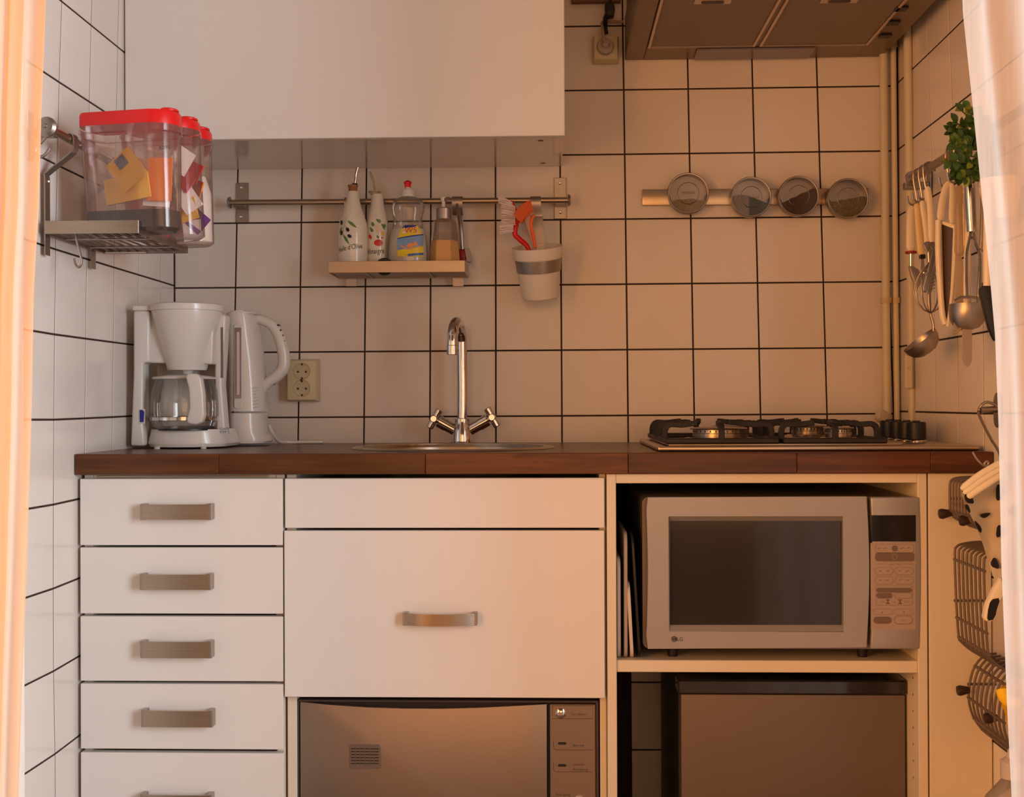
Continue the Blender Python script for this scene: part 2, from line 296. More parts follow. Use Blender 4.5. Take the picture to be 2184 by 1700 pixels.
wb = wall('wall_back', (XL-.14, XR+.14, 0, .12, 0, 2.42))
wl = wall('wall_left', (XL-.12, XL, -1.27, 0, 0, 2.42))
wr = wall('wall_right', (XR, XR+.12, -1.27, 0, 0, 2.42))
def clampz(z): return max(.0, min(2.40, z))
B = TAB['b']
for r in range(-1, NR):
    za = lambda k: (B[r][k] if r >= 0 else [B[0][k][0]+(B[0][k][0]-B[1][k][0])*.66, 2.40])
    zb = lambda k: (B[r+1][k] if r+1 < NR else [B[r][k][0], 0.])
    for k in range(-1, 11):
        if r >= 10 and k < 6: continue                   # hidden behind the drawer and sink units
        e = []
        for fn in (za, zb):
            L_ = [XL+.001, fn(0)[1]] if k < 0 else fn(k)
            R_ = [XR-.001, fn(10)[1]] if k == 10 else fn(k+1)
            e.append((L_, R_))
        (a, b_), (d, c) = e
        tile_piece(wb, [(a[0], 0, a[1]), (b_[0], 0, b_[1]), (c[0], 0, clampz(c[1])), (d[0], 0, clampz(d[1]))], (0, -1, 0))
for nm, par, X, nx in (('l', wl, XL, 1), ('r', wr, XR, -1)):
    T_ = TAB[nm]; nc = len(T_[0])
    for r in range(-1, NR):
        ra = T_[r] if r >= 0 else [[y, 2.40] for y, z in T_[0]]
        rb = T_[r+1] if r+1 < NR else [[y, 0.] for y, z in T_[r]]
        ra = [[0., ra[0][1]]]+[list(p) for p in ra]+[[-1.27, ra[-1][1]]]
        rb = [[0., rb[0][1]]]+[list(p) for p in rb]+[[-1.27, rb[-1][1]]]
        for k in range(len(ra)-1):
            if r >= 10 and k < 3: continue              # hidden behind the kitchen units
            a, b_, c, d = ra[k], ra[k+1], rb[k+1], rb[k]
            if a[0]-b_[0] < .012 and d[0]-c[0] < .012: continue
            tile_piece(par, [(X, a[0]-(.004 if k == 0 else 0), a[1]), (X, b_[0], b_[1]), (X, c[0], c[1]), (X, d[0]-(.004 if k == 0 else 0), d[1])], (nx, 0, 0))
PLASTER = mat('white_wall_plaster', (.70, .62, .53), .8, var=.05, bump=.2, scale=30)
FLOORM = mat('brown_floor_vinyl', (.22, .14, .09), .45, var=.25, scale=6)
def struct(name, m, material): o = obj(name, m, material); o['kind'] = 'structure'; return o
struct('light_block_wall_left', M().box(-2.9, -.845, -1.39, -1.272, 0, 2.42, .001), PLASTER)  # unseen doorway wall, added and run outwards to block the warm lamp
struct('light_block_wall_right', M().box(.585, 2.6, -1.39, -1.272, 0, 2.42, .001), PLASTER)  # unseen doorway wall, added to keep daylight off the right-hand side
struct('wall_front_above', M().box(-.844, .584, -1.39, -1.272, 2.12, 2.42, .001), PLASTER)
struct('ceiling', M().box(XL-.12, XR+.12, -1.27, .12, 2.421, 2.52, .001), PLASTER)
fl = struct('floor', M().box(-3.4, 2.6, -4.6, .12, -.06, -.001, .001), FLOORM)


# ------------------------------------------------------------------ kitchen units
YF = -.59                                   # plane of the door and drawer fronts
def fx(px, y=None, Y=YF): return aY(px, y or 1200, Y).x
def fz(py, px=1100, Y=YF): return aY(px, py, Y).z
def pxbox(m, x0, x1, y0, y1, Ya, Yb, c=.0015, ref=None):
    """box whose front face (plane Ya) covers the measured outline"""
    cx, cy = (x0+x1)/2, (y0+y1)/2
    return m.box(aY(x0, cy, Ya).x, aY(x1, cy, Ya).x, Ya, Yb, aY(cx, y0, Ya).z, aY(cx, y1, Ya).z, c)
# worktop of glued staves
WT0, WT1 = .862, .900
YW = -.602
wt = thing('worktop', (0, YW, WT0), 'long dark brown oiled wood worktop running from wall to wall over the white units', 'worktop')
def wood(name, base, dark):
    m = bpy.data.materials.new(name); m.use_nodes = True; n = m.node_tree.nodes; L = m.node_tree.links; b = n['Principled BSDF']
    tc = n.new('ShaderNodeTexCoord'); mp = n.new('ShaderNodeMapping'); mp.inputs['Scale'].default_value = (1.2, 14, 22); L.new(tc.outputs['Object'], mp.inputs[0])
    oi = n.new('ShaderNodeObjectInfo'); sc = n.new('ShaderNodeVectorMath'); sc.operation = 'SCALE'; sc.inputs[0].default_value = (7, 3, 5); L.new(oi.outputs['Random'], sc.inputs['Scale']); L.new(sc.outputs[0], mp.inputs['Location'])
    no = n.new('ShaderNodeTexNoise'); no.inputs['Scale'].default_value = 4; no.inputs['Detail'].default_value = 7; no.inputs['Distortion'].default_value = .8; L.new(mp.outputs[0], no.inputs[0])
    cr = n.new('ShaderNodeValToRGB'); cr.color_ramp.elements[0].position = .3; cr.color_ramp.elements[0].color = (*dark, 1); cr.color_ramp.elements[1].position = .72; cr.color_ramp.elements[1].color = (*base, 1); L.new(no.outputs[0], cr.inputs[0])
    mr = n.new('ShaderNodeMapRange'); mr.inputs[3].default_value = .75; mr.inputs[4].default_value = 1.2; L.new(oi.outputs['Random'], mr.inputs[0])
    vm = n.new('ShaderNodeVectorMath'); vm.operation = 'SCALE'; L.new(cr.outputs[0], vm.inputs[0]); L.new(mr.outputs[0], vm.inputs['Scale']); L.new(vm.outputs[0], b.inputs['Base Color'])
    b.inputs['Roughness'].default_value = .34; b.inputs['Specular IOR Level'].default_value = .35; b.inputs['Coat Weight'].default_value = .12; b.inputs['Coat Roughness'].default_value = .12
    return m
WOOD = wood('dark_oiled_walnut', (.135, .040, .008), (.055, .014, .003))
SKC = Vector((aY(967, 957, -.335).x, -.335, WT1)); SKR = .198
m = M()
# slab with a round hole for the sink bowl
def ringpts(r, z, n=40): return [(SKC.x+r*cos(2*pi*i/n), SKC.y+r*sin(2*pi*i/n), z) for i in range(n)]
for z in (WT0, WT1):
    vo = [m.b.verts.new(p) for p in ((XL+.004, -.562, z), (XR-.004, -.562, z), (XR-.004, -.004, z), (XL+.004, -.004, z))]
    vi = [m.b.verts.new(p) for p in ringpts(SKR-.012, z)]
    ee = [m.b.edges.new((a, b)) for a, b in list(zip(vo, vo[1:]+vo[:1]))+list(zip(vi, vi[1:]+vi[:1]))]
    bmesh.ops.triangle_fill(m.b, edges=ee, use_beauty=True, use_dissolve=False)
    if z == WT0: lo, li = vo, vi
for A, Bv in ((lo, vo), (li, vi)):
    for i in range(len(A)): m.b.faces.new((A[i], A[(i+1) % len(A)], Bv[(i+1) % len(A)], Bv[i]))
obj('slab', m, WOOD, wt)
xs = [XL+.003]+[fx(p, 990, YW) for p in (466, 907, 1340, 1700, 1985)]+[XR-.003]
for a, b in zip(xs, xs[1:]): obj('stave', M().box(a+.0002, b-.0002, YW, -.5622, WT0, WT1, .0012), WOOD, wt)

def handle(parent, px0, px1, y0, y1, bow):
    X0, X1 = fx(px0, y0), fx(px1, y0); Z0, Z1 = fz(y1, (px0+px1)/2), fz(y0, (px0+px1)/2)
    n = 16; dep = .026; ew = .009
    for xa_ in (X0, X1-ew): obj('handle_end', M().box(xa_, xa_+ew, YF-.0005, YF-dep+.004, Z0, Z1, .0008), STEELV, parent)
    out = []; inn = []
    for i in range(n+1):
        t = i/n; x = X0+ew*.5+(X1-X0-ew)*t; y = YF-dep+.003-(.012*(1-(2*t-1)**2) if bow else .001*(1-(2*t-1)**2))
        out.append((x, y)); inn.append((x, y+.0035))
    pl = [(x, y, Z0+.0008) for x, y in out]+[(x, y, Z0+.0008) for x, y in inn[::-1]]
    return obj('handle', M().prism(pl, (0, 0, Z1-Z0-.0016)), STEEL, parent)
# drawer unit
dx0, dx1 = XL+.006, fx(603)
du = thing('drawer_cabinet', ((dx0+dx1)/2, YF, 0), 'narrow white drawer unit with five steel-handled drawers beside the left wall', 'cabinet')
m = M(); cz1 = WT0-.001
m.box(dx0+.002, dx0+.018, YF+.02, -.03, .10, cz1); m.box(dx1-.017, dx1-.001, YF+.02, -.03, .10, cz1)
m.box(dx0+.018, dx1-.017, YF+.02, -.03, .10, .118); m.box(dx0+.018, dx1-.017, -.04, -.03, .118, cz1); m.box(dx0+.018, dx1-.017, YF+.021, -.04, cz1-.008, cz1)
m.box(dx0+.01, dx1-.01, YF+.06, YF+.075, 0, .10)
obj('carcass', m, WHITEIN, du)
obj('front_rail', M().box(dx0+.03, dx1-.03, YF+.017, YF+.0195, fz(1019, 380), cz1-.002, .0005), STEEL, du)
dr = [(1021, 1163), (1168, 1309), (1315, 1453), (1459, 1598), (1606, 1745), (1752, 1862)]
hd = [(1073, 1107, 307, 458), (1221, 1255, 306, 457), (1363, 1399, 307, 458), (1509, 1545, 309, 460), (1687, 1722, 307, 458), (1790, 1824, 307, 458)]
for (a, b), (h0, h1, hx0, hx1) in zip(dr, hd):
    za, zb = fz(a, 385), max(fz(b, 385), .104)
    d = obj('drawer_front', M().box(XL+.008, fx(603), YF, YF+.018, zb, za, .001), WHITE, du)
    handle(d, hx0, hx1, h0, h1, False)
    m = M(); m.box(XL+.03, fx(603)-.025, YF+.03, -.06, zb+.01, za-.03, .001); obj('drawer_box', m, WHITEIN, d)

# sink unit
sx0, sx1 = fx(606), fx(1291)
su = thing('sink_cabinet', ((sx0+sx1)/2, YF, 0), 'white sink unit with a plain fascia above one wide bow-handled drawer door', 'cabinet')
m = M()
m.box(sx0+.0005, sx0+.018, YF+.02, -.03, .0, cz1); m.box(sx1-.010, sx1+.002, YF+.0195, -.03, 0, cz1)
m.box(sx0+.018, sx1-.010, -.04, -.03, .10, cz1); m.box(sx0+.018, sx1-.010, YF+.03, -.04, fz(1487)-.0, fz(1487)+.012)
obj('carcass', m, WHITEIN, su)
obj('fascia', pxbox(M(), 607.5, 1289, 1020, 1126, YF, YF+.018, .001), WHITE, su)
d = obj('door', pxbox(M(), 606.5, 1289.5, 1132, 1488, YF-.002, YF+.016, .001), WHITE, su)
handle(d, 862, 1019, 1303, 1330, True)

# compact dishwasher under it
Yd = YF+.035
STEELD = mat('satin_appliance_steel', (.31, .24, .185), .40, .85, var=.03, scale=10, stretch=(30, 1, 30))
dw = thing('dishwasher', (fx(955), YF, 0.10), 'compact steel-fronted dishwasher with a push button panel beneath the sink unit', 'dishwasher')
zt = aY(950, 1491, Yd).z
X0, X1 = aY(636, 1600, Yd).x, aY(1277, 1600, Yd).x
obj('housing', M().box(X0, X1, Yd, -.06, .10, zt, .006), BLACK, dw)
m = M()
for (a, b, c, d_) in ((X0, X0+.004, .105, zt), (X1-.006, X1, .105, zt), (X0, X1, zt-.004, zt)): m.box(a, b, Yd-.010, Yd+.001, c, d_, .002)
obj('trim_frame', m, mat('dark_grey_trim', (.07, .055, .05), .4), dw)
def dpt(px, py, Y): return aY(px, py, Y)
Yp = Yd-.012
top = [(640, 1497), (700, 1503), (780, 1508.5), (860, 1511), (940, 1511.5), (1020, 1509.5), (1090, 1506), (1166, 1502)]
pl = [(aY(x, y, Yp).x, Yp, aY(x, y, Yp).z) for x, y in top]+[(aY(1166, 1600, Yp).x, Yp, .13), (aY(640, 1600, Yp).x, Yp, .13)]
dp = obj('door_panel', M().prism(pl, (0, .0118, 0)).bevel(.0012, 2), STEELD, dw)
# raised vent grille of small louvres
gx0, gx1, gz0, gz1 = aY(745, 1610, Yp).x, aY(812, 1610, Yp).x, aY(780, 1639, Yp).z, aY(780, 1588, Yp).z
pr = [(x, Yp-.002, z) for x, z in rrect(gx1-gx0, gz1-gz0, .004, 4, (gx0+gx1)/2, (gz0+gz1)/2)]
gr = obj('vent_grille', M().prism(pr, (0, .0025, 0)).bevel(.0006, 1), mat('grey_brown_grille', (.20, .15, .12), .45, .5), dp)
m = M(); m2 = M()
for r in range(7):
    for c in range(6):
        x = gx0+.003+(gx1-gx0-.006)*(c+.5)/6; z = gz1-.003-(gz1-gz0-.006)*(r+.5)/7
        m.box(x-.0038, x+.0038, Yp-.0032, Yp-.0018, z-.0002, z+.0022, .0004)
        if r < 6: m2.box(x-.0036, x+.0036, Yp-.0026, Yp-.0019, z-.0022, z-.0008, 0)
g1 = obj('louvre', m, STEELD, dp); g1['kind'] = 'stuff'
g2 = obj('louvre_slot', m2, BLACK, dp); g2['kind'] = 'stuff'
cp = obj('control_panel', M().box(aY(1173, 1600, Yp).x, aY(1270, 1600, Yp).x, Yp, Yp+.0118, .13, aY(1220, 1502, Yp).z, .0012), STEELD, dw)
LET = mat('grey_brown_lettering', (.075, .045, .035), .6)
def ptxt(par, s, px, py, hpx, Y, material=None, align='LEFT', name='lettering'):
    p = aY(px, py, Y); k = (Y-CAM.y)/FPX
    return text(name, s, hpx*k*1.25, material or LET, par, lambda x, y: (p.x+x, Y-.0004, p.z+y), align)
def pline(m, pts, Y, r=.0005):
    m.tube([aY(x, y, Y) for x, y in pts], r, 5)
m = M(); pline(m, [(1178, 1505), (1265, 1505), (1265, 1533), (1178, 1533), (1178, 1505)], Yp)
pline(m, [(1180.5, 1580), (1180.5, 1592), (1182, 1597), (1187, 1599.5), (1264, 1599.5)], Yp)
pline(m, [(1180.5, 1627), (1180.5, 1639), (1182, 1644), (1187, 1646.5), (1264, 1646.5)], Yp)
pline(m, [(1181, 1698), (1181, 1710), (1186, 1716), (1264, 1716)], Yp)
obj('panel_line', m, LET, cp)['kind'] = 'stuff'
bp = aY(1196, 1521, Yp)
obj('door_button', M().lathe([(0, 0), (.0095, 0), (.0093, .002), (.006, .004), (0, .005)], bp, (0, -1, 0), 24), CHROME, cp)
bp = aY(1236, 1707, Yp); obj('dial', M().lathe([(0, 0), (.0095, 0), (.0093, .003), (.006, .006), (0, .006)], bp, (0, -1, 0), 24), CHROME, cp)
for yy in (1585.5, 1632.5):
    a, b = aY(1190, yy, Yp), aY(1208, yy, Yp)
    obj('indicator_slot', M().prism([(x, Yp-.0006, z) for x, z in rrect(b.x-a.x, .0045, .0022, 4, (a.x+b.x)/2, a.z)], (0, .001, 0)), BLACK, cp)
ptxt(cp, 'Tür öffnen', 1217, 1523.5, 6, Yp); ptxt(cp, 'Betrieb', 1222, 1590, 6.5, Yp); ptxt(cp, 'Intensiv-', 1222, 1630.5, 6, Yp); ptxt(cp, 'Reinigung', 1222, 1641, 6.5, Yp); ptxt(cp, 'Reinigung', 1185, 1695, 6.5, Yp)

# open unit for microwave and fridge
ox0, ox1 = fx(1294.5), fx(1979)
ou = thing('open_cabinet', ((ox0+ox1)/2, YF, 0), 'open cream-white unit with a shelf, holding microwave above and fridge below', 'cabinet')
ix0, ix1 = fx(1314.5), fx(1958)
obj('side_panel', M().box(ox0, ix0, YF+.001, -.10, 0, cz1, .001), WHITEIN, ou)
m = M(); m.box(ix1, ox1-.001, YF+.001, -.06, 0, cz1, .001)
sp = obj('side_panel', m, WHITEIN, ou)
m = M()
for py in range(1455, 1700, 36): m.lathe([(0, 0), (.0022, 0), (.0022, .0004), (0, .0004)], (ix1, YF+.035, fz(py, 1960)), (-1, 0, 0), 8)
obj('peg_hole', m, mat('brown_peg_hole', (.12, .06, .03), .7), sp)['kind'] = 'stuff'
obj('top_rail', M().box(ix0+.0002, ix1-.0002, YF+.002, -.12, fz(1030.5, 1600), cz1, .001), WHITEIN, ou)
ZS1, ZS0 = fz(1409, 1600, YF+.006), fz(1434.5, 1600, YF+.006)
obj('shelf', M().box(ix0+.0002, ix1+.0, YF+.006, -.10, ZS0, ZS1, .0012), WHITEIN, ou)

# filler panel to the right wall
fp = thing('end_panel', (fx(2052), YF, 0), 'plain cream-white filler panel between the open unit and the right wall', 'panel')
obj('board', M().box(fx(1981.5), XR-.003, YF+.001, YF+.019, 0, cz1, .001), WHITEIN, fp)

# microwave
MWS = mat('silver_painted_plastic', (.37, .350, .345), .38, .40, var=.02)
Ym = -.575; kx = (Ym-CAM.y)/FPX
mw = thing('microwave_oven', (aY(1670, 1395, Ym).x, Ym, ZS1), 'silver microwave oven with dark window standing on the shelf of the open unit', 'microwave')
def P(px, py, Y=Ym): return aY(px, py, Y)
# body with rounded top corners behind the front
def outline(x0, x1, y0, y1, r, Y, n=5):
    a = P(x0, y1, Y); b = P(x1, y0, Y); w_ = b.x-a.x; h = b.z-a.z
    return [(x, Y, z) for x, z in rrect(w_, h, r, n, (a.x+b.x)/2, (a.z+b.z)/2)]
obj('casing', M().prism(outline(1371, 1955, 1059, 1383, .012, Ym+.008), (0, .40, 0)), mat('dark_silver_casing', (.20, .17, .15), .4, .6), mw)
def curved_front(x0l, x1r, y0, y1, bulge_l, bulge_r, mm, name, hole=None, thick=.016):
    """front slab whose sides swell outwards slightly like a barrel; optional rectangular opening"""
    n = 14; V = []
    L_ = [P(x0l - bulge_l*sin(pi*i/n)*(-1), y1+(y0-y1)*i/n) for i in range(n+1)]
    R_ = [P(x1r + bulge_r*sin(pi*i/n), y1+(y0-y1)*i/n) for i in range(n+1)]
    pts = [(p.x, Ym, p.z) for p in L_]+[(p.x, Ym, p.z) for p in R_[::-1]]
    return obj(name, M().prism(pts, (0, -thick, 0)).bevel(.003, 3, 60), mm, mw)
Yo = Ym-.016
# door frame built of four bars around a recessed window
wx0, wx1, wy0, wy1 = 1427, 1799, 1101, 1347
ix_0, ix_1, iy0, iy1 = 1428, 1795, 1110, 1333
n = 12; Lp = [P(1378+4*sin(pi*i/n)+(4 if i < 1 or i > n-1 else 0), 1384-(1384-1061)*i/n, Yo) for i in range(n+1)]; Rp = [P(1848+6*sin(pi*i/n), 1381-(1381-1059)*i/n, Yo) for i in range(n+1)]
m = M(); inner = [P(wx0, wy1, Yo), P(wx1, wy1, Yo), P(wx1, wy0, Yo), P(wx0, wy0, Yo)]
def rowpt(i):
    z = Lp[i].z; zi0, zi1 = inner[0].z, inner[2].z; return z, min(max(z, zi0), zi1)
V = []; F = []
for (yy, off) in ((Yo, 0), (Ym, 1)):
    for i in range(n+1):
        z, zc = rowpt(i); V += [(Lp[i].x, yy, z), (inner[0].x, yy, zc), (inner[1].x, yy, zc), (Rp[i].x, yy, z+(Rp[i].z-Lp[i].z))]
N = (n+1)*4
for s_ in (0, N):
    for i in range(n):
        a = s_+i*4; b = a+4; F.append([a, a+1, b+1, b]); F.append([a+2, a+3, b+3, b+2])
    F.append([s_, s_+3, s_+2, s_+1]); t = s_+n*4; F.append([t, t+1, t+2, t+3])
for i in range(n):
    a = i*4; b = a+4
    F.append([a, b, b+N, a+N]); F.append([a+3, b+3, b+3+N, a+3+N]); F.append([a+1, b+1, b+1+N, a+1+N]); F.append([a+2, b+2, b+2+N, a+2+N])
F.append([0, 3, 3+N, N]); t = n*4; F.append([t, t+3, t+3+N, t+N]); F.append([1, 2, 2+N, 1+N]); F.append([t+1, t+2, t+2+N, t+1+N])
m.raw(V, F); bmesh.ops.remove_doubles(m.b, verts=m.b.verts, dist=1e-6)
md = obj('door', m, MWS, mw)
# bevelled inner surround and glass
Yg = Ym-.006
a = [P(wx0, wy1, Yo), P(wx1, wy1, Yo), P(wx1, wy0, Yo), P(wx0, wy0, Yo)]; g = [P(ix_0+1, iy1, Yg), P(ix_1, iy1, Yg), P(ix_1, iy0+1, Yg), P(ix_0+1, iy0+1, Yg)]
m = M(); m.raw([tuple(p) for p in a+g], [[i, (i+1) % 4, 4+(i+1) % 4, 4+i] for i in range(4)])
obj('window_surround', m, MWS, md, sharp=5)
obj('window', M().box(g[0].x-.001, g[1].x+.001, Yg, Yg+.004, g[0].z-.001, g[2].z+.001, .0008), mat('dark_microwave_glass', (.030, .026, .026), .12, var=.15, scale=3, coat=.2), md)
p = P(1438, 1363, Yo)
lg = obj('logo_disc', M().lathe([(0, 0), (.0052, 0), (.0052, .0006), (0, .0006)], p, (0, -1, 0), 24), mat('dark_grey_print', (.035, .03, .03), .5), md)
ptxt(md, 'LG', 1443, 1363.5, 9, Yo-.0003, MC['dark_grey_print'])
m = M(); q = Yo-.0008
m.tube([(p.x+.0034*cos(t), q, p.z+.0034*sin(t)) for t in [radians(a_) for a_ in range(20, 330, 20)]], .0003, 4); m.tube([(p.x-.0002, q, p.z+.0018), (p.x-.0002, q, p.z-.0014), (p.x+.0014, q, p.z-.0014)], .0003, 4)
obj('logo_mark', m, mat('pale_print', (.45, .38, .33), .5), md)
# control panel
cpn = curved_front(1852, 1956.5, 1059, 1381, 5, 3, MWS, 'control_panel')
obj('display', pxbox(M(), 1859, 1953.5, 1099, 1155, Yo-.0008, Yo+.002, .0005), mat('black_display_glass', (.006, .005, .006), .12, coat=.5), cpn)
Yk = Yo-.0006
BTN = mat('dark_taupe_button', (.17, .12, .10), .5); LINE = mat('taupe_print_line', (.24, .18, .15), .5); FOIL = mat('taupe_keypad_foil', (.42, .33, .28), .45, .2)
obj('keypad_foil', pxbox(M(), 1857, 1953, 1158, 1343, Yo-.0005, Yo+.001, 0), FOIL, cpn)
def pill(x0, x1, y0, y1, r, mm, name='button', th=.0012):
    a, b = P(x0, y1, Yk), P(x1, y0, Yk); h = b.z-a.z; r = min(r*kx, h*.499, (b.x-a.x)*.49)
    return obj(name, M().prism([(x, Yk, z) for x, z in rrect(b.x-a.x, h, r, 4, (a.x+b.x)/2, (a.z+b.z)/2)], (0, -th, 0)), mm, cpn)
def pillo(x0, x1, y0, y1, r=8, w_=.00035):
    a, b = P(x0, y1, Yk), P(x1, y0, Yk); h = b.z-a.z; r = min(r*kx, h*.49)
    return obj('button_outline', M().tube([(x, Yk-.0002, z) for x, z in rrect(b.x-a.x, h, r, 5, (a.x+b.x)/2, (a.z+b.z)/2)], w_, 4, closed=True), LINE, cpn)
pillo(1867, 1949, 1161, 1178.5, 5); pill(1866.5, 1950, 1179, 1197, 6, BTN)
for px in (1902,): pill(px, px+12, 1163.5, 1176, 8, BTN)
c = P(1908, 1187.5, Yk-.0014); obj('button_outline', M().tube([(c.x+.0048*cos(t*pi/10), c.y, c.z+.0048*sin(t*pi/10)) for t in range(20)], .0004, 4, closed=True), mat('pale_print', (1, 1, 1)), cpn)
ptxt(cpn, 'Auto Cook', 1909, 1203.5, 4.4, Yk, LINE, 'CENTER')
m = M(); pline(m, [(1867, 1203), (1892, 1203)], Yk, .0003); pline(m, [(1926, 1203), (1949, 1203)], Yk, .0003); obj('printed_rule', m, LINE, cpn)['kind'] = 'stuff'
for (x0, x1) in ((1866, 1905), (1908, 1948)):
    for (y0, y1) in ((1210, 1226), (1230, 1246)): pillo(x0, x1, y0, y1, 8)
# small food pictograms
m = M()
for (cx_, cy_) in ((1875, 1170), (1888, 1170), (1924, 1170), (1938, 1169), (1878, 1218), (1894, 1218), (1920, 1218), (1936, 1218), (1877, 1238), (1893, 1238), (1921, 1237), (1936, 1238)):
    q_ = P(cx_, cy_, Yk-.0003); k = random.random()
    m.tube([q_+Vector((.0022*(1+.4*k)*cos(t*pi/6), 0, .0011*sin(t*pi/6+k))) for t in range(9)], .0003, 4)
    m.tube([q_+Vector((-.002, 0, -.001)), q_+Vector((.0024, 0, .0012+.001*k))], .0003, 4)
obj('pictogram', m, LINE, cpn)['kind'] = 'stuff'
pill(1869, 1944.5, 1254, 1263.5, 5, BTN); pill(1869, 1903, 1265, 1276, 6, BTN); pillo(1908, 1944, 1265, 1276, 6)
m = M()
for cx_ in (1893.5, 1919.5):
    for (y0, y1, hw) in ((1278.5, 1280.5, 4), (1280.5, 1286, 1.6), (1286, 1288.5, 4)):
        a, b = P(cx_-hw, y1, Yk), P(cx_+hw, y0, Yk); m.box(a.x, b.x, Yk-.0006, Yk, a.z, b.z, 0)
obj('hourglass_mark', m, BTN, cpn)['kind'] = 'stuff'
ptxt(cpn, '10min', 1882, 1284, 3.6, Yk, LINE, 'CENTER'); ptxt(cpn, '1min', 1907, 1284, 3.6, Yk, LINE, 'CENTER'); ptxt(cpn, '10sec', 1933, 1284, 3.6, Yk, LINE, 'CENTER')
pillo(1868, 1946, 1249, 1291, 5, .00025)
pillo(1863, 1903, 1299, 1311, 4, .00025); pillo(1908, 1948, 1299, 1311, 4, .00025)
m = M()
for cx_, sg in ((1882, 1), (1928, -1)):
    q_ = P(cx_, 1306, Yk-.0002); m.prism([q_+Vector((-.0016, 0, -.0014*sg)), q_+Vector((.0016, 0, -.0014*sg)), q_+Vector((0, 0, .0016*sg))], (0, -.0004, 0))
obj('arrow_mark', m, BTN, cpn)['kind'] = 'stuff'
pill(1863, 1901, 1315.5, 1330, 8, BTN); pillo(1907, 1946, 1314, 1331, 9, .0006)
ptxt(cpn, 'Start', 1926, 1322.5, 4, Yk, LINE, 'CENTER')
for (px_, yb) in ((1438, .03), (1848, .03), (1438, .33), (1848, .33)):
    x = P(px_, 1390).x; zb_ = P(px_, 1382).z
    obj('foot', M().cyl((x, Ym+yb, ZS1+.0002), (x, Ym+yb, zb_+.004), .009, .011, 16), BLACK, mw)

# fridge
Yr = -.52; FRG = mat('brown_grey_metallic_door', (.19, .145, .12), .42, .5, var=.03)
fr = thing('fridge', (aY(1690, 1600, Yr).x, Yr, 0), 'small table-top fridge with a plain metallic grey-brown door below the microwave', 'fridge')
fx0, fx1 = aY(1453, 1600, Yr).x, aY(1931, 1600, Yr).x; zt_ = aY(1690, 1482, Yr).z
obj('body', M().box(fx0+.002, fx1-.002, Yr+.05, -.06, .015, zt_+.014, .006), mat('black_fridge_body', (.018, .015, .014), .45), fr)
obj('door', M().box(fx0, fx1, Yr, Yr+.048, .06, zt_, .001).bevel(.006, 3), FRG, fr)
obj('top_trim', M().box(fx0-.006, fx1+.004, Yr-.004, Yr+.05, zt_+.001, zt_+.028, .003), mat('glossy_black_trim', (.010, .008, .008), .12, coat=.6), fr)
for x in (fx0+.05, fx1-.05):
    for y in (Yr+.08, -.12): obj('foot', M().cyl((x, y, 0), (x, y, .016), .014, seg=14), BLACK, fr)

# boards standing beside the microwave
def board(px0, px1, pyt, pyb, thick, col, lean, label, name='cutting_board', dep=.26, y0=-.578):
    a = aY(px0, pyb, y0); b = aY(px1, pyt, y0); h = b.z-ZS1-.0002; x0 = a.x
    pts = [(x, z) for x, z in rrect(dep, h, .022, 4, dep/2, h/2)]
    P3 = [(x0+lean*z/h, y0+x, ZS1+.0004+z) for x, z in pts]
    o = obj(name, M().prism(P3, (thick, 0, 0)).bevel(.0008, 1), col, None)
    tag(o, label, 'board'); return o
W2 = mat('white_board_plastic', (.50, .46, .41), .5)
board(1317, 1326, 1190, 1410, .0062, W2, 0., 'short white board against the side panel left of the microwave')
board(1331.5, 1331, 1137, 1408, .0062, mat('grey_white_board_plastic', (.36, .32, .29), .5), .0005, 'tallest grey-white board standing second from the side panel')
board(1345, 1340, 1243, 1411, .0062, mat('cream_board_plastic', (.62, .54, .45), .5), -.007, 'short cream board leaning left beside the microwave', dep=.22)
board(1362, 1350, 1140, 1412, .005, mat('black_tray_lacquer', (.012, .01, .01), .35), -.013, 'thin black tray leaning next to the microwave', 'serving_tray')

# ------------------------------------------------------------------ sink, tap, hob
sk = thing('sink', tuple(SKC), 'round stainless steel sink bowl set into the middle of the dark worktop', 'sink')
z = WT1
obj('rim', M().lathe([(SKR-.018, -.004), (SKR-.014, .0032), (SKR-.004, .0042), (SKR+.006, .0030), (SKR+.009, .0006), (SKR+.004, .0002)], SKC, seg=64), STEEL, sk)
obj('bowl', M().lathe([(SKR-.0145, .003), (SKR-.017, -.006), (SKR-.024, -.10), (SKR-.05, -.145), (.05, -.155), (.028, -.158)], SKC, seg=48), STEEL, sk)
obj('drain', M().lathe([(0, -.160), (.024, -.160), (.029, -.1565), (.030, -.159)], SKC, seg=24), DSTEEL, sk)

# tap
TY = -.095
tb = aY(986, 945, TY); tx = tb.x
tp = thing('mixer_tap', (tx, TY, WT1), 'tall chrome mixer tap with curved spout and two cross handles behind the round sink', 'tap')
obj('base', M().lathe([(.0, .0), (.026, 0), (.026, .004), (.0235, .006), (.0225, .030), (.019, .040), (.0165, .046), (.0165, .056), (.0105, .058)], (tx, TY, WT1), seg=32), CHROME, tp)
zt0 = aY(985, 880, TY).z; z_arc = aY(983, 735, TY).z; ztop = aY(975, 682, TY).z
Ye = TY-.135; pe = aY(965, 757, Ye); ze = pe.z
pts = [(tx, TY, WT1+.05), (tx+.0008, TY, zt0+.05), (tx, TY, z_arc)]
R_ = (TY-Ye)/2; zc = ztop-.0*R_
arc = []
for i in range(13):
    a = pi*i/12; t = (1-cos(a))/2
    arc.append((tx+(pe.x-tx)*t, TY+(Ye-TY)*t, z_arc+(ztop-.010-z_arc)*sin(a) if i < 13 else 0))
arc[-1] = (pe.x, Ye, z_arc)
pts = pts+arc[1:]+[(pe.x, Ye, ze+.012)]
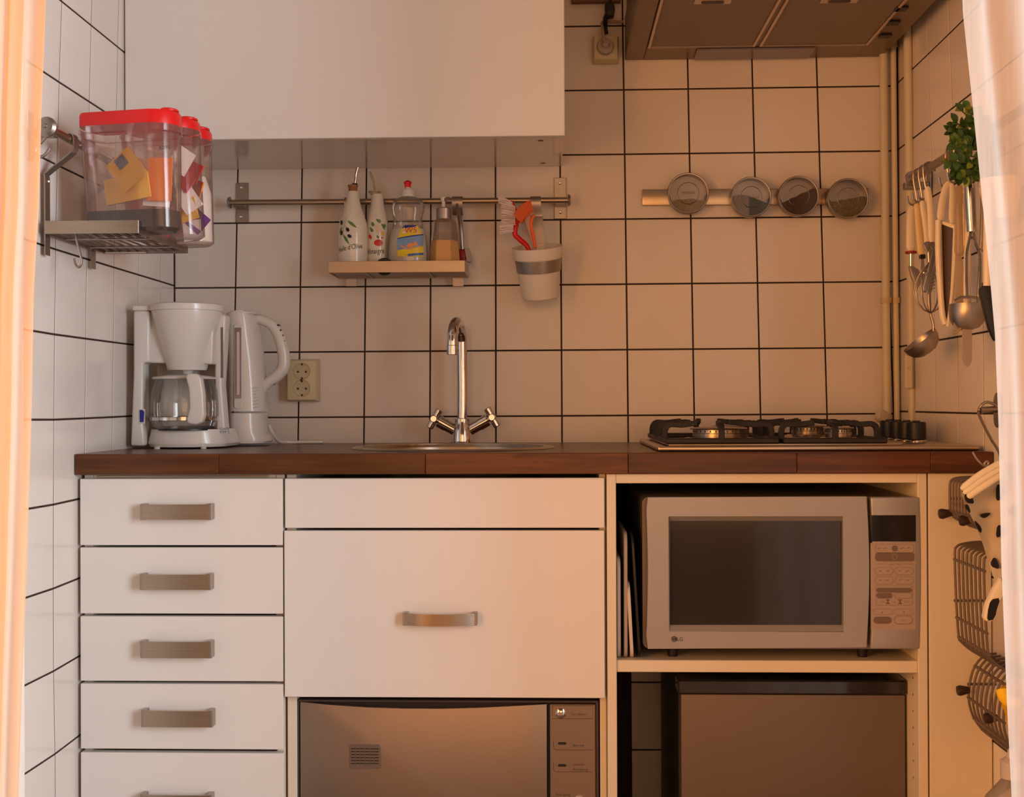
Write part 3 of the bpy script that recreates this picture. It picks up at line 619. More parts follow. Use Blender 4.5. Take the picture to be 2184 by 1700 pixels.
obj('spout', M().tube(crv(pts, 4), .0116, 20), CHROME, tp)
obj('aerator', M().lathe([(.0, .0), (.0105, 0), (.0125, .001), (.0128, .019), (.0115, .0205)], (pe.x, Ye, ze), seg=24), CHROME, tp)
for sgn, hx, hy in ((-1, 930, 895), (1, 1046.5, 892)):
    h = aY(hx, hy, TY); d = (Vector((h.x, TY, h.z))-Vector((tx, TY, WT1+.022))); L_ = d.length; d.normalize()
    o0 = Vector((tx, TY, WT1+.022))
    m = M(); m.lathe([(0, .008), (.0125, .008), (.0125, L_*.60), (.0138, L_*.60), (.0138, L_*.88), (.0125, L_*.90), (0, L_*.90)], o0, d, 24); obj('valve_body', m, CHROME, tp)
    m = M(); m.cyl(o0+d*L_*.88, o0+d*(L_+.002), .006, seg=16)
    n1 = Vector((0, 1, 0)); n2 = d.cross(n1).normalized(); cc = o0+d*(L_+.004)
    m.cyl(cc-n1*.023, cc+n1*.023, .0080, seg=16, c=.0015); m.cyl(cc-n2*.0235, cc+n2*.0235, .0084, seg=16, c=.0015)
    obj('cross_handle', m, CHROME, tp)

# gas hob
HX0, HX1 = aZ(1405, 963, WT1+.006).x, aZ(2052, 951, WT1+.006).x
HX1 = min(HX1, XR-.012); HY0 = -.565; HY1 = -.085
HX0 = aY(1403, 963, HY0).x
hob = thing('gas_hob', ((HX0+HX1)/2, HY0, WT1), 'stainless gas hob with black cast iron pan supports and a row of black knobs', 'hob')
m = M(); m.prism([(x, HY0, WT1+.0005) for x in ()] or [(HX0+.0, HY0, WT1+.0006), (HX1, HY0, WT1+.0006), (HX1, HY1, WT1+.0006), (HX0, HY1, WT1+.0006)], (0, 0, .0095)).bevel(.003, 3)
obj('tray', m, STEEL, hob)
m = M(); zb = WT1+.0101; a0 = .022
m.prism([(HX0+a0, HY0+.018, zb), (HX1-.135, HY0+.018, zb), (HX1-.105, HY0+.10, zb), (HX1-.105, HY1-.03, zb), (HX0+a0, HY1-.02, zb)], (0, 0, .0035)).bevel(.0015, 2)
obj('raised_plate', m, STEEL, hob)
zt = WT1+.0138
def burner(x, y, r, name='burner'):
    m = M(); m.lathe([(r*1.75, 0), (r*1.7, .003), (r*1.25, .0085), (r*1.15, .009)], (x, y, zt), seg=40); d = obj('burner_dish', m, STEEL, hob)
    b = obj('burner', M().lathe([(r*.9, .004), (r, .008), (r, .016), (r*.97, .017), (r*.97, .0235), (r*.9, .0238), (0, .0238)], (x, y, zt), seg=40), STEEL, hob)
    obj('burner_cap', M().lathe([(0, .0242), (r*1.08, .0242), (r*1.13, .0255), (r*1.08, .0275), (r*.6, .0292), (0, .0296)], (x, y, zt), seg=40), DSTEEL, b)
    m = M(); 
    for i in range(28):
        a = 2*pi*i/28; c = Vector((x+r*.975*cos(a), y+r*.975*sin(a), zt+.0205)); m.box(c.x-.0009, c.x+.0009, c.y-.0009, c.y+.0009, c.z-.002, c.z+.002, 0)
    g = obj('burner_port', m, BLACK, b); g['kind'] = 'stuff'
b1 = aY(1532, 915, -.42); b2 = aY(1727, 912, -.24); b3 = aY(1786, 916, -.42); b4 = aY(1560, 912, -.20)
burner(b1.x, -.42, .050); burner(b2.x, -.22, .034); burner(b3.x, -.43, .026); burner(b4.x, -.20, .036)
def grate(x0, x1, y0, y1):
    g = M(); zf = zt+.0045; ztp = zt+.036
    # base ring
    g.box(x0, x1, y0, y0+.010, zt, zt+.010, .002); g.box(x0, x1, y1-.010, y1, zt, zt+.010, .002)
    g.box(x0, x0+.010, y0+.010, y1-.010, zt, zt+.010, .002); g.box(x1-.010, x1, y0+.010, y1-.010, zt, zt+.010, .002)
    o = obj('pan_support', g, IRON, hob)
    xm, ym = (x0+x1)/2, (y0+y1)/2; L_ = .062
    def finger(p, d, L=L_):
        p = Vector(p); d = Vector(d); u = Vector((0, 0, 1))
        path = [p+u*.004, p+u*.022+d*.0, p+u*.031+d*.004, p+u*.035+d*.012, p+u*.034+d*(L*.5), p+u*.0365+d*(L*.85), p+u*.037+d*L]
        s = crv(path, 3); w2 = d.cross(u).normalized()*.0052
        V = []; F = []
        for i, q in enumerate(s):
            t = (s[min(i+1, len(s)-1)]-s[max(i-1, 0)]).normalized(); nn = t.cross(w2.normalized())*.0052
            V += [q-w2-nn, q+w2-nn, q+w2+nn, q-w2+nn]
        for i in range(len(s)-1):
            for k in range(4): F.append([i*4+k, i*4+(k+1) % 4, (i+1)*4+(k+1) % 4, (i+1)*4+k])
        e = (len(s)-1)*4; F += [[3, 2, 1, 0], [e, e+1, e+2, e+3]]
        m = M(); m.raw(V, F); m.bevel(.0012, 1, 50); obj('finger', m, IRON, o)
    for y in (y0+.055, ym-.03, ym+.03, y1-.06):
        finger((x0+.005, y, zt), (1, 0, 0)); finger((x1-.005, y, zt), (-1, 0, 0))
    for x in (xm-.0,):
        finger((x, y0+.005, zt), (0, 1, 0), .045); finger((x, y1-.005, zt), (0, -1, 0), .045)
gx = [aY(1418, 945, HY0+.03).x, aY(1662, 945, HY0+.03).x, aY(1672, 945, HY0+.03).x, aY(1893, 945, HY0+.03).x]
grate(gx[0], gx[1], HY0+.028, HY1-.035); grate(gx[2], gx[3], HY0+.028, HY1-.035)
kpts = [aY(1907, 910, -.20), aY(1924, 910, -.27), aY(1940, 910, -.335), aY(1956, 910, -.40)]
for i, yk in enumerate((-.16, -.225, -.29, -.355)):
    xk = HX1-.053; zk = WT1+.010
    k = obj('knob', M().lathe([(0, .006), (.020, .006), (.0195, .010), (.0190, .038), (.0175, .040), (0, .040)], (xk, yk, zk), seg=28), BLACK, hob)
    obj('knob_collar', M().lathe([(.0, .0002), (.021, .0002), (.021, .003), (.0185, .0055), (0, .0055)], (xk, yk, zk), seg=28), CHROME, k)
    obj('knob_grip', M().box(xk-.003, xk+.003, yk-.0185, yk+.0185, zk+.034, zk+.043, .0012), BLACK, k)

# ------------------------------------------------------------------ coffee maker
YC = -.30
def C(px, py, Y=YC): return aY(px, py, Y)
CW = mat('warm_white_appliance_plastic', (.63, .60, .54), .3, var=.02, coat=.25)
BLUE = mat('dark_blue_plastic', (.015, .02, .22), .35)
cm = thing('coffee_maker', (C(392, 950).x, YC, WT1), 'white filter coffee maker with glass jug standing in the left corner of the worktop', 'coffee maker')
zb = WT1; Xl, Xr = C(280, 800).x, C(497, 800).x
yb0, yb1 = YC-.06, YC+.085
# left column
m = M(); xa, xb = C(280, 800, YC-.03).x, C(314, 800, YC-.03).x
YL = YC-.045
m.prism([(x, YL, z) for x, z in ((C(278, 950, YL).x, zb+.006), (C(308, 950, YL).x, zb+.006), (C(304, 900, YL).x, C(318, 900, YL).z), (C(304, 774, YL).x, C(318, 774, YL).z), (C(318, 700, YL).x, C(318, 774, YL).z+.001), (C(318, 655, YL).x, C(318, 662, YL).z), (C(284, 655, YL).x, C(281, 662, YL).z), (C(284, 800, YL).x, C(281, 800, YL).z))], (0, .045, 0)).bevel(.005, 3)
col = obj('column', m, CW, cm)
zt_ = C(300, 652, YC-.03).z
obj('tank_lid', M().prism([(x, YC-.047, z) for x, z in rrect(C(322, 700, YL).x-C(283, 700, YL).x, .010, .003, 3, (C(322, 700, YL).x+C(283, 700, YL).x)/2, C(300, 657, YL).z)], (0, .11, 0)).bevel(.002, 2), CW, cm)
# upper tank block behind the funnel and right tower
m = M(); m.prism([(x, YC-.034, z) for x, z in ((C(318, 775).x, C(318, 775).z), (C(462, 778).x, C(462, 778).z), (C(466, 665).x, C(466, 665).z), (C(318, 665).x, C(318, 665).z))], (0, .11, 0)).bevel(.004, 3)
obj('water_tank', m, CW, cm)
m = M(); m.prism([(x, YC-.005, z) for x, z in ((C(463, 950).x, zb+.006), (C(484, 950).x, zb+.006), (C(474, 820).x, C(484, 820).z), (C(483, 680).x, C(493, 672).z), (C(458, 680).x, C(458, 668).z), (C(459, 820).x, C(459, 820).z))], (0, .040, 0)).bevel(.005, 3)
tw = obj('tower', m, CW, cm)
a, b = C(471, 806, YC-.007), C(475.5, 698, YC-.007)
obj('level_window', M().box(a.x, b.x, YC-.0065, YC-.0045, a.z, b.z, .0006), mat('smoky_level_window', (.16, .12, .11), .2), tw)
obj('back_wall_panel', M().box(C(316, 800).x, C(462, 800).x, YC+.055, YC+.075, zb+.01, C(400, 770).z, .002), CW, cm)
# funnel (filter basket)
fc = C(399, 700, YC-.015); fcx, fcy = fc.x, YC-.015
k = (fcy-CAM.y)/FPX
z0, z1, z2 = aY(399, 790, fcy).z, aY(399, 666, fcy).z, aY(399, 650, fcy).z
fn = obj('filter_basket', M().lathe([(0, z0), (40*k, z0), (41.5*k, z0+.002), (74.5*k, z1), (74.5*k, z1+.001), (0, z1+.001)], (fcx, fcy, 0), seg=48), CW, cm)
obj('lid', M().lathe([(0, z1+.0012), (77*k, z1+.0012), (77.5*k, z1+.003), (76.5*k, z2-.002), (73*k, z2), (40*k, z2+.003), (0, z2+.003)], (fcx, fcy, 0), seg=48), CW, cm)
obj('drip_spout', M().cyl((fcx, fcy, z0-.008), (fcx, fcy, z0), .010, .014, 16), CW, fn)
# base with warming plate
bs = []
for i in range(25):
    a = pi+pi*i/24; bs.append((fcx-.001+86*k*cos(a), fcy+.01+62*k*sin(a)))
bs = [(x, y) for x, y in bs]+[(fcx+.085, YC+.08), (fcx-.085, YC+.08)]
m = M(); zt_ = aY(390, 916, fcy-.03).z
def loft(m, pl, levels):
    """stack scaled copies of an outline: (z, grow)"""
    cx_ = sum(p[0] for p in pl)/len(pl); cy_ = sum(p[1] for p in pl)/len(pl); n = len(pl); V = []; F = []
    for z, s_ in levels: V += [(cx_+(x-cx_)*s_, cy_+(y-cy_)*s_, z) for x, y in pl]
    for l in range(len(levels)-1):
        for i in range(n): F.append([l*n+i, l*n+(i+1) % n, (l+1)*n+(i+1) % n, (l+1)*n+i])
    F.append(list(range(n))[::-1]); F.append([(len(levels)-1)*n+i for i in range(n)]); m.raw(V, F); return m
obj('base', loft(M(), bs, [(zb+.003, .90), (zb+.004, .96), (zb+.008, .985), (zb+.0095, 1.0), (zb+.012, 1.0), (zt_-.004, .92), (zt_, .90)]), CW, cm)
obj('warming_plate', M().cyl((fcx, fcy, zt_-.002), (fcx, fcy, zt_+.0015), .060, seg=36), BLACK, cm)
for dx in (-.05, .045): obj('foot', M().cyl((fcx+dx, fcy-.04, zb+.0001), (fcx+dx, fcy-.04, zb+.005), .006, seg=12), mat('pale_rubber', (.55, .50, .45), .5), cm)
p = C(302, 888, YC-.0475)
sw = obj('switch', M().prism([(x, YC-.0447, z) for x, z in ((p.x-.0045, p.z+.013), (p.x+.002, p.z+.013), (p.x+.0052, p.z+.009), (p.x+.004, p.z-.012), (p.x-.004, p.z-.012))], (0, -.003, 0)).bevel(.0008, 1), BLUE, col)
obj('switch_frame', M().box(p.x-.0065, p.x+.0065, YC-.0462, YC-.0446, p.z-.015, p.z+.015, .0006), CW, col)
p = aY(481, 919, YC-.026)
for j, s_ in enumerate(('CAFE', 'TYP 2')):
    text('lettering', s_, .0085, BLUE, tw, lambda x, y: (p.x+x-.002, YC-.0262, p.z+.004-j*.007+y*.8), 'CENTER')
# glass jug
GL = clear('clear_glass', (.97, .96, .94), .93, (.85, .82, .78), .03, .25)
rj = 72*k; zj0, zj1 = zt_+.0018, aY(385, 806, fcy).z
jg = obj('jug', M().lathe([(0, zj0), (rj*.84, zj0), (rj*.93, zj0+.004), (rj*1.0, zj0+.018), (rj*1.01, zj0+.045), (rj*.98, zj0+.075), (rj*.90, zj1-.012), (rj*.88, zj1)], (fcx-.006, fcy, 0), seg=40), GL, cm)
obj('jug_lid', M().lathe([(0, zj1+.007), (rj*.5, zj1+.006), (rj*.9, zj1+.002), (rj*.94, zj1), (rj*.92, zj1-.003), (0, zj1-.003)], (fcx-.006, fcy, 0), seg=40), CW, jg)
obj('jug_band', M().lathe([(rj*1.0, zj0+.016), (rj*1.022, zj0+.017), (rj*1.022, zj0+.024), (rj*1.0, zj0+.025)], (fcx-.006, fcy, 0), seg=40), CHROME, jg)
Yh = fcy-rj-.012
hp = [aY(x, y, Yh) for x, y in ((408, 800), (428, 806), (432, 830), (434, 880), (426, 902), (412, 905), (404, 902))]
hin = [aY(x, y, Yh) for x, y in ((400, 806), (407, 850), (403, 896))]
m = M(); m.prism([aY(x, y, Yh-.012) for x, y in ((398, 797), (419, 797), (428, 806), (433, 840), (435, 885), (430, 901), (418, 906), (400, 904), (397, 895), (404, 870), (402, 830), (396, 806))], (0, .022, 0)).bevel(.004, 3)
obj('jug_handle', m, CW, jg)

# ------------------------------------------------------------------ kettle
YK = -.155
def K(px, py, Y=YK): return aY(px, py, Y)
kt = thing('electric_kettle', (K(530, 940).x, YK, WT1), 'tall white electric kettle with two level windows standing right of the coffee maker', 'kettle')
def kloft(m, rows, yc, dy):
    V = []; F = []; n = 28
    for (xl, xr, y_px) in rows:
        a, b = K(xl, y_px), K(xr, y_px); cx_ = (a.x+b.x)/2; rx = (b.x-a.x)/2
        V += [(cx_+rx*math.copysign(abs(cos(2*pi*i/n))**.7, cos(2*pi*i/n)), yc+dy*math.copysign(abs(sin(2*pi*i/n))**.8, sin(2*pi*i/n)), a.z) for i in range(n)]
    for l in range(len(rows)-1):
        for i in range(n): F.append([l*n+i, l*n+(i+1) % n, (l+1)*n+(i+1) % n, (l+1)*n+i])
    F.append(list(range(n))[::-1]); F.append([(len(rows)-1)*n+i for i in range(n)]); m.raw(V, F); return m
body = kloft(M(), [(489, 569, 877), (489, 568, 860), (489, 566, 820), (488, 562, 770), (487, 556, 730), (486, 552, 700), (486, 550, 680), (488, 546, 671), (500, 535, 668)], YK, .055)
kb = obj('body', body, CW, kt)
obj('lid', kloft(M(), [(489, 551, 671.5), (492, 552, 668), (505, 540, 665.5)], YK, .052), CW, kt)
zbk = WT1
m = M(); kr = [(489, 575, 944), (487, 578, 940), (488, 577, 932), (490, 569, 922), (490, 567, 900), (490, 567, 881)]
obj('power_base', kloft(M(), kr, YK, .062), CW, kt)
a, b = K(499, 872, YK-.056), K(516, 690, YK-.056)
win = obj('level_window', M().prism([(x, YK-.0565, z) for x, z in rrect(b.x-a.x, b.z-a.z, .007, 6, (a.x+b.x)/2, (a.z+b.z)/2)], (0, .004, 0)).bevel(.001, 1), CW, kt)
a, b = K(501, 850, YK-.0575), K(514.5, 699, YK-.0575)
obj('window_glass', M().box(a.x, b.x, YK-.0578, YK-.0562, a.z, b.z, .0005), mat('smoky_kettle_window', (.30, .23, .21), .15, var=.3, scale=20), win)
a, b = K(505, 842, YK-.0585), K(510.5, 708, YK-.0585)
obj('level_tube', M().box(a.x, b.x, YK-.0584, YK-.0577, a.z, b.z, .0003), mat('pale_level_tube', (.66, .56, .50), .3), win)
# handle loop with grip ridges
hp = [K(x, y) for x, y in ((545, 676), (562, 680), (580, 690), (593, 708), (602, 735), (606, 765), (603, 783), (592, 797), (577, 808), (562, 822), (556, 836))]
obj('handle', M().tube(crv([p+Vector((0, 0, -.004)) for p in hp], 4), [.010+.0035*sin(pi*min(1, i/40)) for i in range(41)], 14), CW, kt)
m = M()
for i, (x, y) in enumerate(((595, 694), (600, 705), (604.5, 716), (608, 728), (610.5, 740), (611.5, 752))):
    p = K(x, y); m.box(p.x-.0022, p.x+.0016, YK-.009, YK+.009, p.z-.002, p.z+.002, .0004)
g = obj('grip_ridge', m, BLACK, kt); g['kind'] = 'stuff'
p = K(605, 782, YK-.009); obj('release_button', M().box(p.x-.003, p.x+.004, YK-.010, YK+.008, p.z-.0045, p.z+.0045, .001), BLACK, kt)
obj('lower_switch', M().tube([K(x, y) for x, y in ((577, 822), (584, 816), (591, 809), (597, 802))], [.0035, .005, .0045, .003], 10), BLUE, kt)
m = M()
for i in range(7):
    y_ = 826+i*7; m.tube([K(541, y_+2, YK-.0535), K(547, y_, YK-.0525), K(554, y_-.5, YK-.049)], .0007, 5)
obj('side_rib', m, CW, kb)['kind'] = 'stuff'
m = M(); zc_ = WT1+.0045
m.tube(crv([K(573, 905, YK+.02), K(582, 925, YK+.03), aZ(592, 945, WT1+.006)*0+Vector((K(594, 940, YK+.05).x, YK+.05, WT1+.008)), Vector((aY(612, 944, -.08).x, -.08, zc_)), Vector((aY(650, 944, -.07).x, -.07, zc_)), Vector((aY(690, 944, -.06).x, -.06, zc_)), Vector((aY(665, 944, -.035).x, -.035, zc_)), Vector((aY(640, 944, -.02).x, -.02, zc_))], 6), .0036, 8)
obj('cord', m, CW, kt)

# ------------------------------------------------------------------ sockets
def sock(px0, px1, py0, py1, th, label, double):
    Yf = -th; a, b = aY(px0, py1, Yf), aY(px1, py0, Yf); cx_ = (a.x+b.x)/2; zc_ = (a.z+b.z)/2
    s_ = thing('wall_socket', (cx_, 0, zc_), label, 'socket')
    m = M(); V = []
    w_, h = (b.x-a.x)/2, (b.z-a.z)/2; e = .004
    m.raw([(cx_+sx*(w_+e), -.0035, zc_+sz*(h+e)) for sx, sz in ((-1, -1), (1, -1), (1, 1), (-1, 1))]+[(cx_+sx*(w_+e*.8), Yf*.55, zc_+sz*(h+e*.8)) for sx, sz in ((-1, -1), (1, -1), (1, 1), (-1, 1))]+[(cx_+sx*w_, Yf, zc_+sz*h) for sx, sz in ((-1, -1), (1, -1), (1, 1), (-1, 1))],
          [[0, 1, 2, 3], [8, 9, 10, 11]]+[[i, (i+1) % 4, 4+(i+1) % 4, 4+i] for i in range(4)]+[[4+i, 4+(i+1) % 4, 8+(i+1) % 4, 8+i] for i in range(4)])
    obj('cover_plate', m.bevel(.0015, 2), IVORY, s_)
    return s_, cx_, zc_, Yf
s_, cx_, zc_, Yf = sock(613, 673, 769, 853, .040, 'beige double wall socket on the tiles right of the kettle', True)
for py in (792, 828):
    c = aY(644, py, Yf); r = .0185
    g = obj('socket_well', M().lathe([(r*1.06, .0004), (r*1.02, .0012), (r*.98, .0004), (r*.93, .0002), (0, .0002)], (c.x, Yf, c.z), (0, -1, 0), 32), mat('aged_ivory_well', (.50, .43, .26), .45), s_)
    m = M()
    for dx in (-.0092, .0092): m.lathe([(0, .0008), (.0026, .0008), (.0026, 0)], (c.x+dx, Yf, c.z-.001), (0, -1, 0), 12)
    for dz in (.0158, -.0158): m.box(c.x-.0022, c.x+.0022, Yf-.0009, Yf, c.z+dz-.0022, c.z+dz+.0022, .0003)
    obj('contact_hole', m, mat('dark_brown_contact', (.05, .028, .02), .4), g)
obj('centre_screw', M().cyl((aY(643, 811, Yf).x, Yf, zc_), (aY(643, 811, Yf).x, Yf-.0012, zc_), .0028, seg=12), mat('dark_brown_contact', (0, 0, 0)), s_)
s_, cx_, zc_, Yf = sock(1268, 1317, 76, 126, .036, 'beige single wall socket high up between the wall cabinet and the hood', False)
c = aY(1291, 100, Yf); c0 = (c.x, Yf, c.z)
obj('socket_well', M().lathe([(.0205, .0004), (.0195, .0016), (.0185, .0004), (0, .0004)], c0, (0, -1, 0), 32), mat('aged_ivory_well', (0, 0, 0)), s_)
pg = thing('white_plug', (c.x, Yf, c.z), 'round grey-white plug and cord pushed into the upper single socket', 'plug')
obj('plug_body', M().lathe([(0, .002), (.0178, .002), (.0178, .010), (.010, .014), (.006, .026), (0, .026)], c0, (0, -1, 0), 28), mat('grey_white_plug', (.42, .37, .32), .4), pg)
cc = [(c.x, Yf-.022, c.z), aY(1288, 82, Yf-.03), aY(1285, 62, Yf-.012), aY(1284, 50, -.02), aY(1290, 46.5, -.014), aY(1315, 46.5, -.014), aY(1330, 46, -.014)]
obj('cord', M().tube(crv(cc, 5), .0034, 8), mat('beige_cord', (.40, .30, .19), .5), pg)
bk = thing('black_plug', (aY(1300, 20, -.04).x, -.01, aY(1300, 20, -.04).z), 'black coupling plug on a short black cord hanging above the upper socket', 'plug')
m = M(); m.prism([aY(x, y, -.055) for x, y in ((1293, 4), (1310, 7), (1312, 18), (1310, 33), (1298, 34), (1291, 26), (1290, 10))], (0, .028, 0)).bevel(.003, 2)
obj('plug_body', m, BLACK, bk)
obj('cord', M().tube(crv([aY(1297, 28, -.04), aY(1291, 42, -.03), aY(1291, 56, -.018), aY(1294, 72, -.010)], 5), [.0065]*5+[.0055]*6+[.004]*5, 10), BLACK, bk)
obj('cord', M().tube(crv([aY(1301, 8, -.04), aY(1303, -20, -.03), aY(1304, -60, -.02), aY(1304, -140, -.012)], 4), .0035, 8), BLACK, bk)
gv = aY(1880, 888, -.030)
g_ = thing('gas_valve', tuple(gv), 'pale round plastic valve knob on the back wall behind the hob corner', 'valve')
VM = mat('pale_valve_plastic', (.62, .52, .40), .35)
obj('knob', M().lathe([(0, .012), (.011, .011), (.0135, .006), (.0135, -.006), (.011, -.011), (0, -.012)], gv, (.3, -1, 0), 24), VM, g_)
obj('body', M().tube(crv([gv+Vector((.004, .012, -.004)), gv+Vector((0, .016, -.016)), gv+Vector((-.004, .014, -.030)), gv+Vector((-.004, .012, -.052))], 4), [.007]*4+[.010]*5+[.007]*4, 14), VM, g_)


# ------------------------------------------------------------------ wall cabinet and hood
YU = -.335
zu = (aY(800, 292, YU).z*.5+aY(800, 358, -.004).z*.5)
ux1 = aY(1204, 150, YU).x
uc = thing('wall_cabinet', ((XL+ux1)/2, YU, zu), 'big white wall cabinet with one plain door filling the upper left corner', 'cabinet')
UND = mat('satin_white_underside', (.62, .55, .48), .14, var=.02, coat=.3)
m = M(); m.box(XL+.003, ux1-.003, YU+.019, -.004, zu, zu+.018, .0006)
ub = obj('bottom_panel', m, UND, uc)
m = M(); m.box(XL+.003, XL+.019, YU+.019, -.004, zu+.0185, 2.32); m.box(ux1-.019, ux1-.003, YU+.019, -.004, zu+.0185, 2.32); m.box(XL+.019, ux1-.019, YU+.019, -.004, 2.302, 2.32); m.box(XL+.019, ux1-.019, -.012, -.004, zu+.0185, 2.302)
obj('carcass', m, WHITEIN, uc)
obj('door', M().box(XL+.004, ux1, YU, YU+.018, zu-.002, 2.318, .0012), WHITE, uc)
m = M()
for (px, py) in ((1153, 300), (1158, 348)):
    p = aZ(px, py, zu); m.lathe([(0, .0), (.006, 0), (.006, -.0006), (0, -.0006)], (p.x, min(p.y, -.02), zu), seg=14)
obj('fixing_hole', m, mat('brown_fixing', (.14, .08, .05), .5), ub)['kind'] = 'stuff'

HZ = aY(1600, 125, -.004).z; hx0, hx1 = aY(1333, 123, -.004).x, aY(1883, 126, -.004).x
HD = .50
hd_ = thing('cooker_hood', ((hx0+hx1)/2, -HD/2, HZ), 'brown-grey metal cooker hood with two filter panels above the gas hob', 'cooker hood')
HM = mat('greasy_hood_metal', (.22, .155, .11), .38, .75, var=.08, scale=5)
HF = mat('filter_mesh_metal', (.27, .205, .155), .55, .5, var=.04, scale=80, bump=.2)
m = M()
fy1 = aZ(1500, 98, HZ).y; fy0 = -HD+.03
fxa, fxb = aZ(1382, 98, HZ).x, aZ(1610, 97, HZ).x; fxc, fxd = aZ(1619, 97, HZ).x, aZ(1849, 96, HZ).x
# casing: rim strips and shell
m.box(hx0, fxa-.001, -HD, -.004, HZ, HZ+.10, .002); m.box(fxd+.001, hx1, -HD, -.004, HZ, HZ+.10, .002)
m.box(fxa-.001, fxd+.001, fy1+.001, -.004, HZ, HZ+.10, .001); m.box(fxa-.001, fxd+.001, -HD, fy0-.001, HZ, HZ+.10, .001)
m.box(fxa-.001, fxd+.001, fy0-.001, fy1+.001, HZ+.05, HZ+.10, .001); m.box(fxb, fxc, fy0-.001, fy1+.001, HZ, HZ+.05, .0005)
hb = obj('housing', m, HM, hd_)
for i, (a, b) in enumerate(((fxa, fxb), (fxc, fxd))):
    f = obj('grease_filter', M().box(a+.006, b-.006, fy0+.006, fy1-.006, HZ-.001, HZ+.012, .001), HF, hd_)
    m = M(); t = .006
    for (x0, x1, y0, y1) in ((a, a+t, fy0, fy1), (b-t, b, fy0, fy1), (a+t, b-t, fy1-t*.6, fy1), (a+t, b-t, fy0, fy0+t)): m.box(x0, x1, y0, y1, HZ-.004, HZ+.012, .0008)
    obj('filter_frame', m, mat('worn_aluminium', (.62, .50, .40), .33, .9), f)
    cxp, cyp = ((1520, 4), (1790, 2))[i]; p = aZ(cxp, cyp, HZ-.002)
    lt = obj('latch_plate', M().box(p.x-.036, p.x+.036, p.y-.045, p.y+.012, HZ-.0028, HZ-.001, .0005), mat('worn_aluminium', (0, 0, 0)), f)
    obj('latch_grip', M().prism([(p.x+x, p.y+y, HZ-.0029) for x, y in rrect(.044, .012, .005, 4)], (0, 0, -.0014)), mat('dark_brown_plastic', (.06, .035, .025), .5), f)
a, b = aZ(1480, 121, HZ), aZ(1735, 107, HZ)
obj('lamp_cover', M().box(a.x, b.x, fy1+.014, -.016, HZ-.005, HZ-.0004, .002), mat('smoky_lamp_cover', (.20, .17, .18), .25), hd_)
for (px, py) in ((1888, 75), (1906, 47), (1922, 17)):
    p = aZ(px, py, HZ); obj('control_button', M().box(p.x-.012, p.x+.012, p.y-.013, p.y+.013, HZ-.004, HZ-.0003, .002), BLACK, hd_)
obj('wall_flange', M().box(hx0+.004, hx1-.004, -.022, -.005, HZ+.1005, HZ+.16, .001), HM, hd_)
struct('trim_1', M().box(ux1+.02, hx0-.01, -.02, -.004, aY(1260, 4, -.02).z, aY(1260, 4, -.02).z+.10, .001), mat('brown_wood_strip', (.16, .08, .04), .6))

# ------------------------------------------------------------------ pipes in the right corner
def pipe(px, w_, Y, label):
    p = aY(px, 500, Y); r = w_/2*(Y-CAM.y)/FPX
    pt = aY(px-(6 if px < 1915 else 8), 100, Y); pbm = aY(px+2, 880, Y)
    x = lambda z: pt.x+(pbm.x-pt.x)*(pt.z-z)/(pt.z-pbm.z)
    m = M(); m.tube([(min(x(2.41), XR-.02), Y, 2.41), (x(1.9), Y, 1.9), (x(1.4), Y, 1.4), (x(WT1+.002), Y, WT1+.002)], r, 20)
    t_ = thing('wall_pipe', (x(WT1), Y, WT1), label, 'pipe', 'cream pipes in the right-hand corner'); obj('pipe', m, PIPE, t_)
    return t_, x
pa, xa_ = pipe(1890, 17, -.022, 'fat cream-painted vertical pipe nearest the hood, leftmost of the corner pipes')
pb_, xb_ = pipe(1911, 12, -.018, 'thin cream-painted vertical pipe in the middle of the corner pipes')
pc_, xc_ = pipe(1944, 17, -.115, 'cream-painted vertical pipe on the right wall, rightmost of the corner pipes')
for zc_ in (1.80, 1.22):
    for t_, xf, Y, r in ((pa, xa_, -.022, .0125), (pb_, xb_, -.018, .0095)):
        obj('pipe_clip', M().lathe([(r-.002, -.006), (r, -.006), (r, .006), (r-.002, .006)], (xf(zc_), Y, zc_), seg=20), mat('yellowed_clip', (.60, .46, .25), .5), t_)
# narrow cable box with an oval push switch on the thin pipes
Y_ = -.135; a, b = aY(1932, 829, Y_), aY(1948, 757, Y_)
cb = thing('narrow_switch_box', (a.x, Y_, a.z), 'narrow yellowed switch box mounted upright on the corner pipes above the hob knobs', 'switch')
obj('casing', M().box(a.x, b.x-.001, Y_, Y_+.012, a.z, b.z, .002), PIPE, cb)
c_ = aY(1939, 786, Y_); obj('rocker', M().lathe([(0, .002), (.5, .002), (.55, 0)], (c_.x, Y_, c_.z), (0, -1, 0), 20, (.0065, .0065)), IVORY, cb)
o_ = cb.children[-1]; 

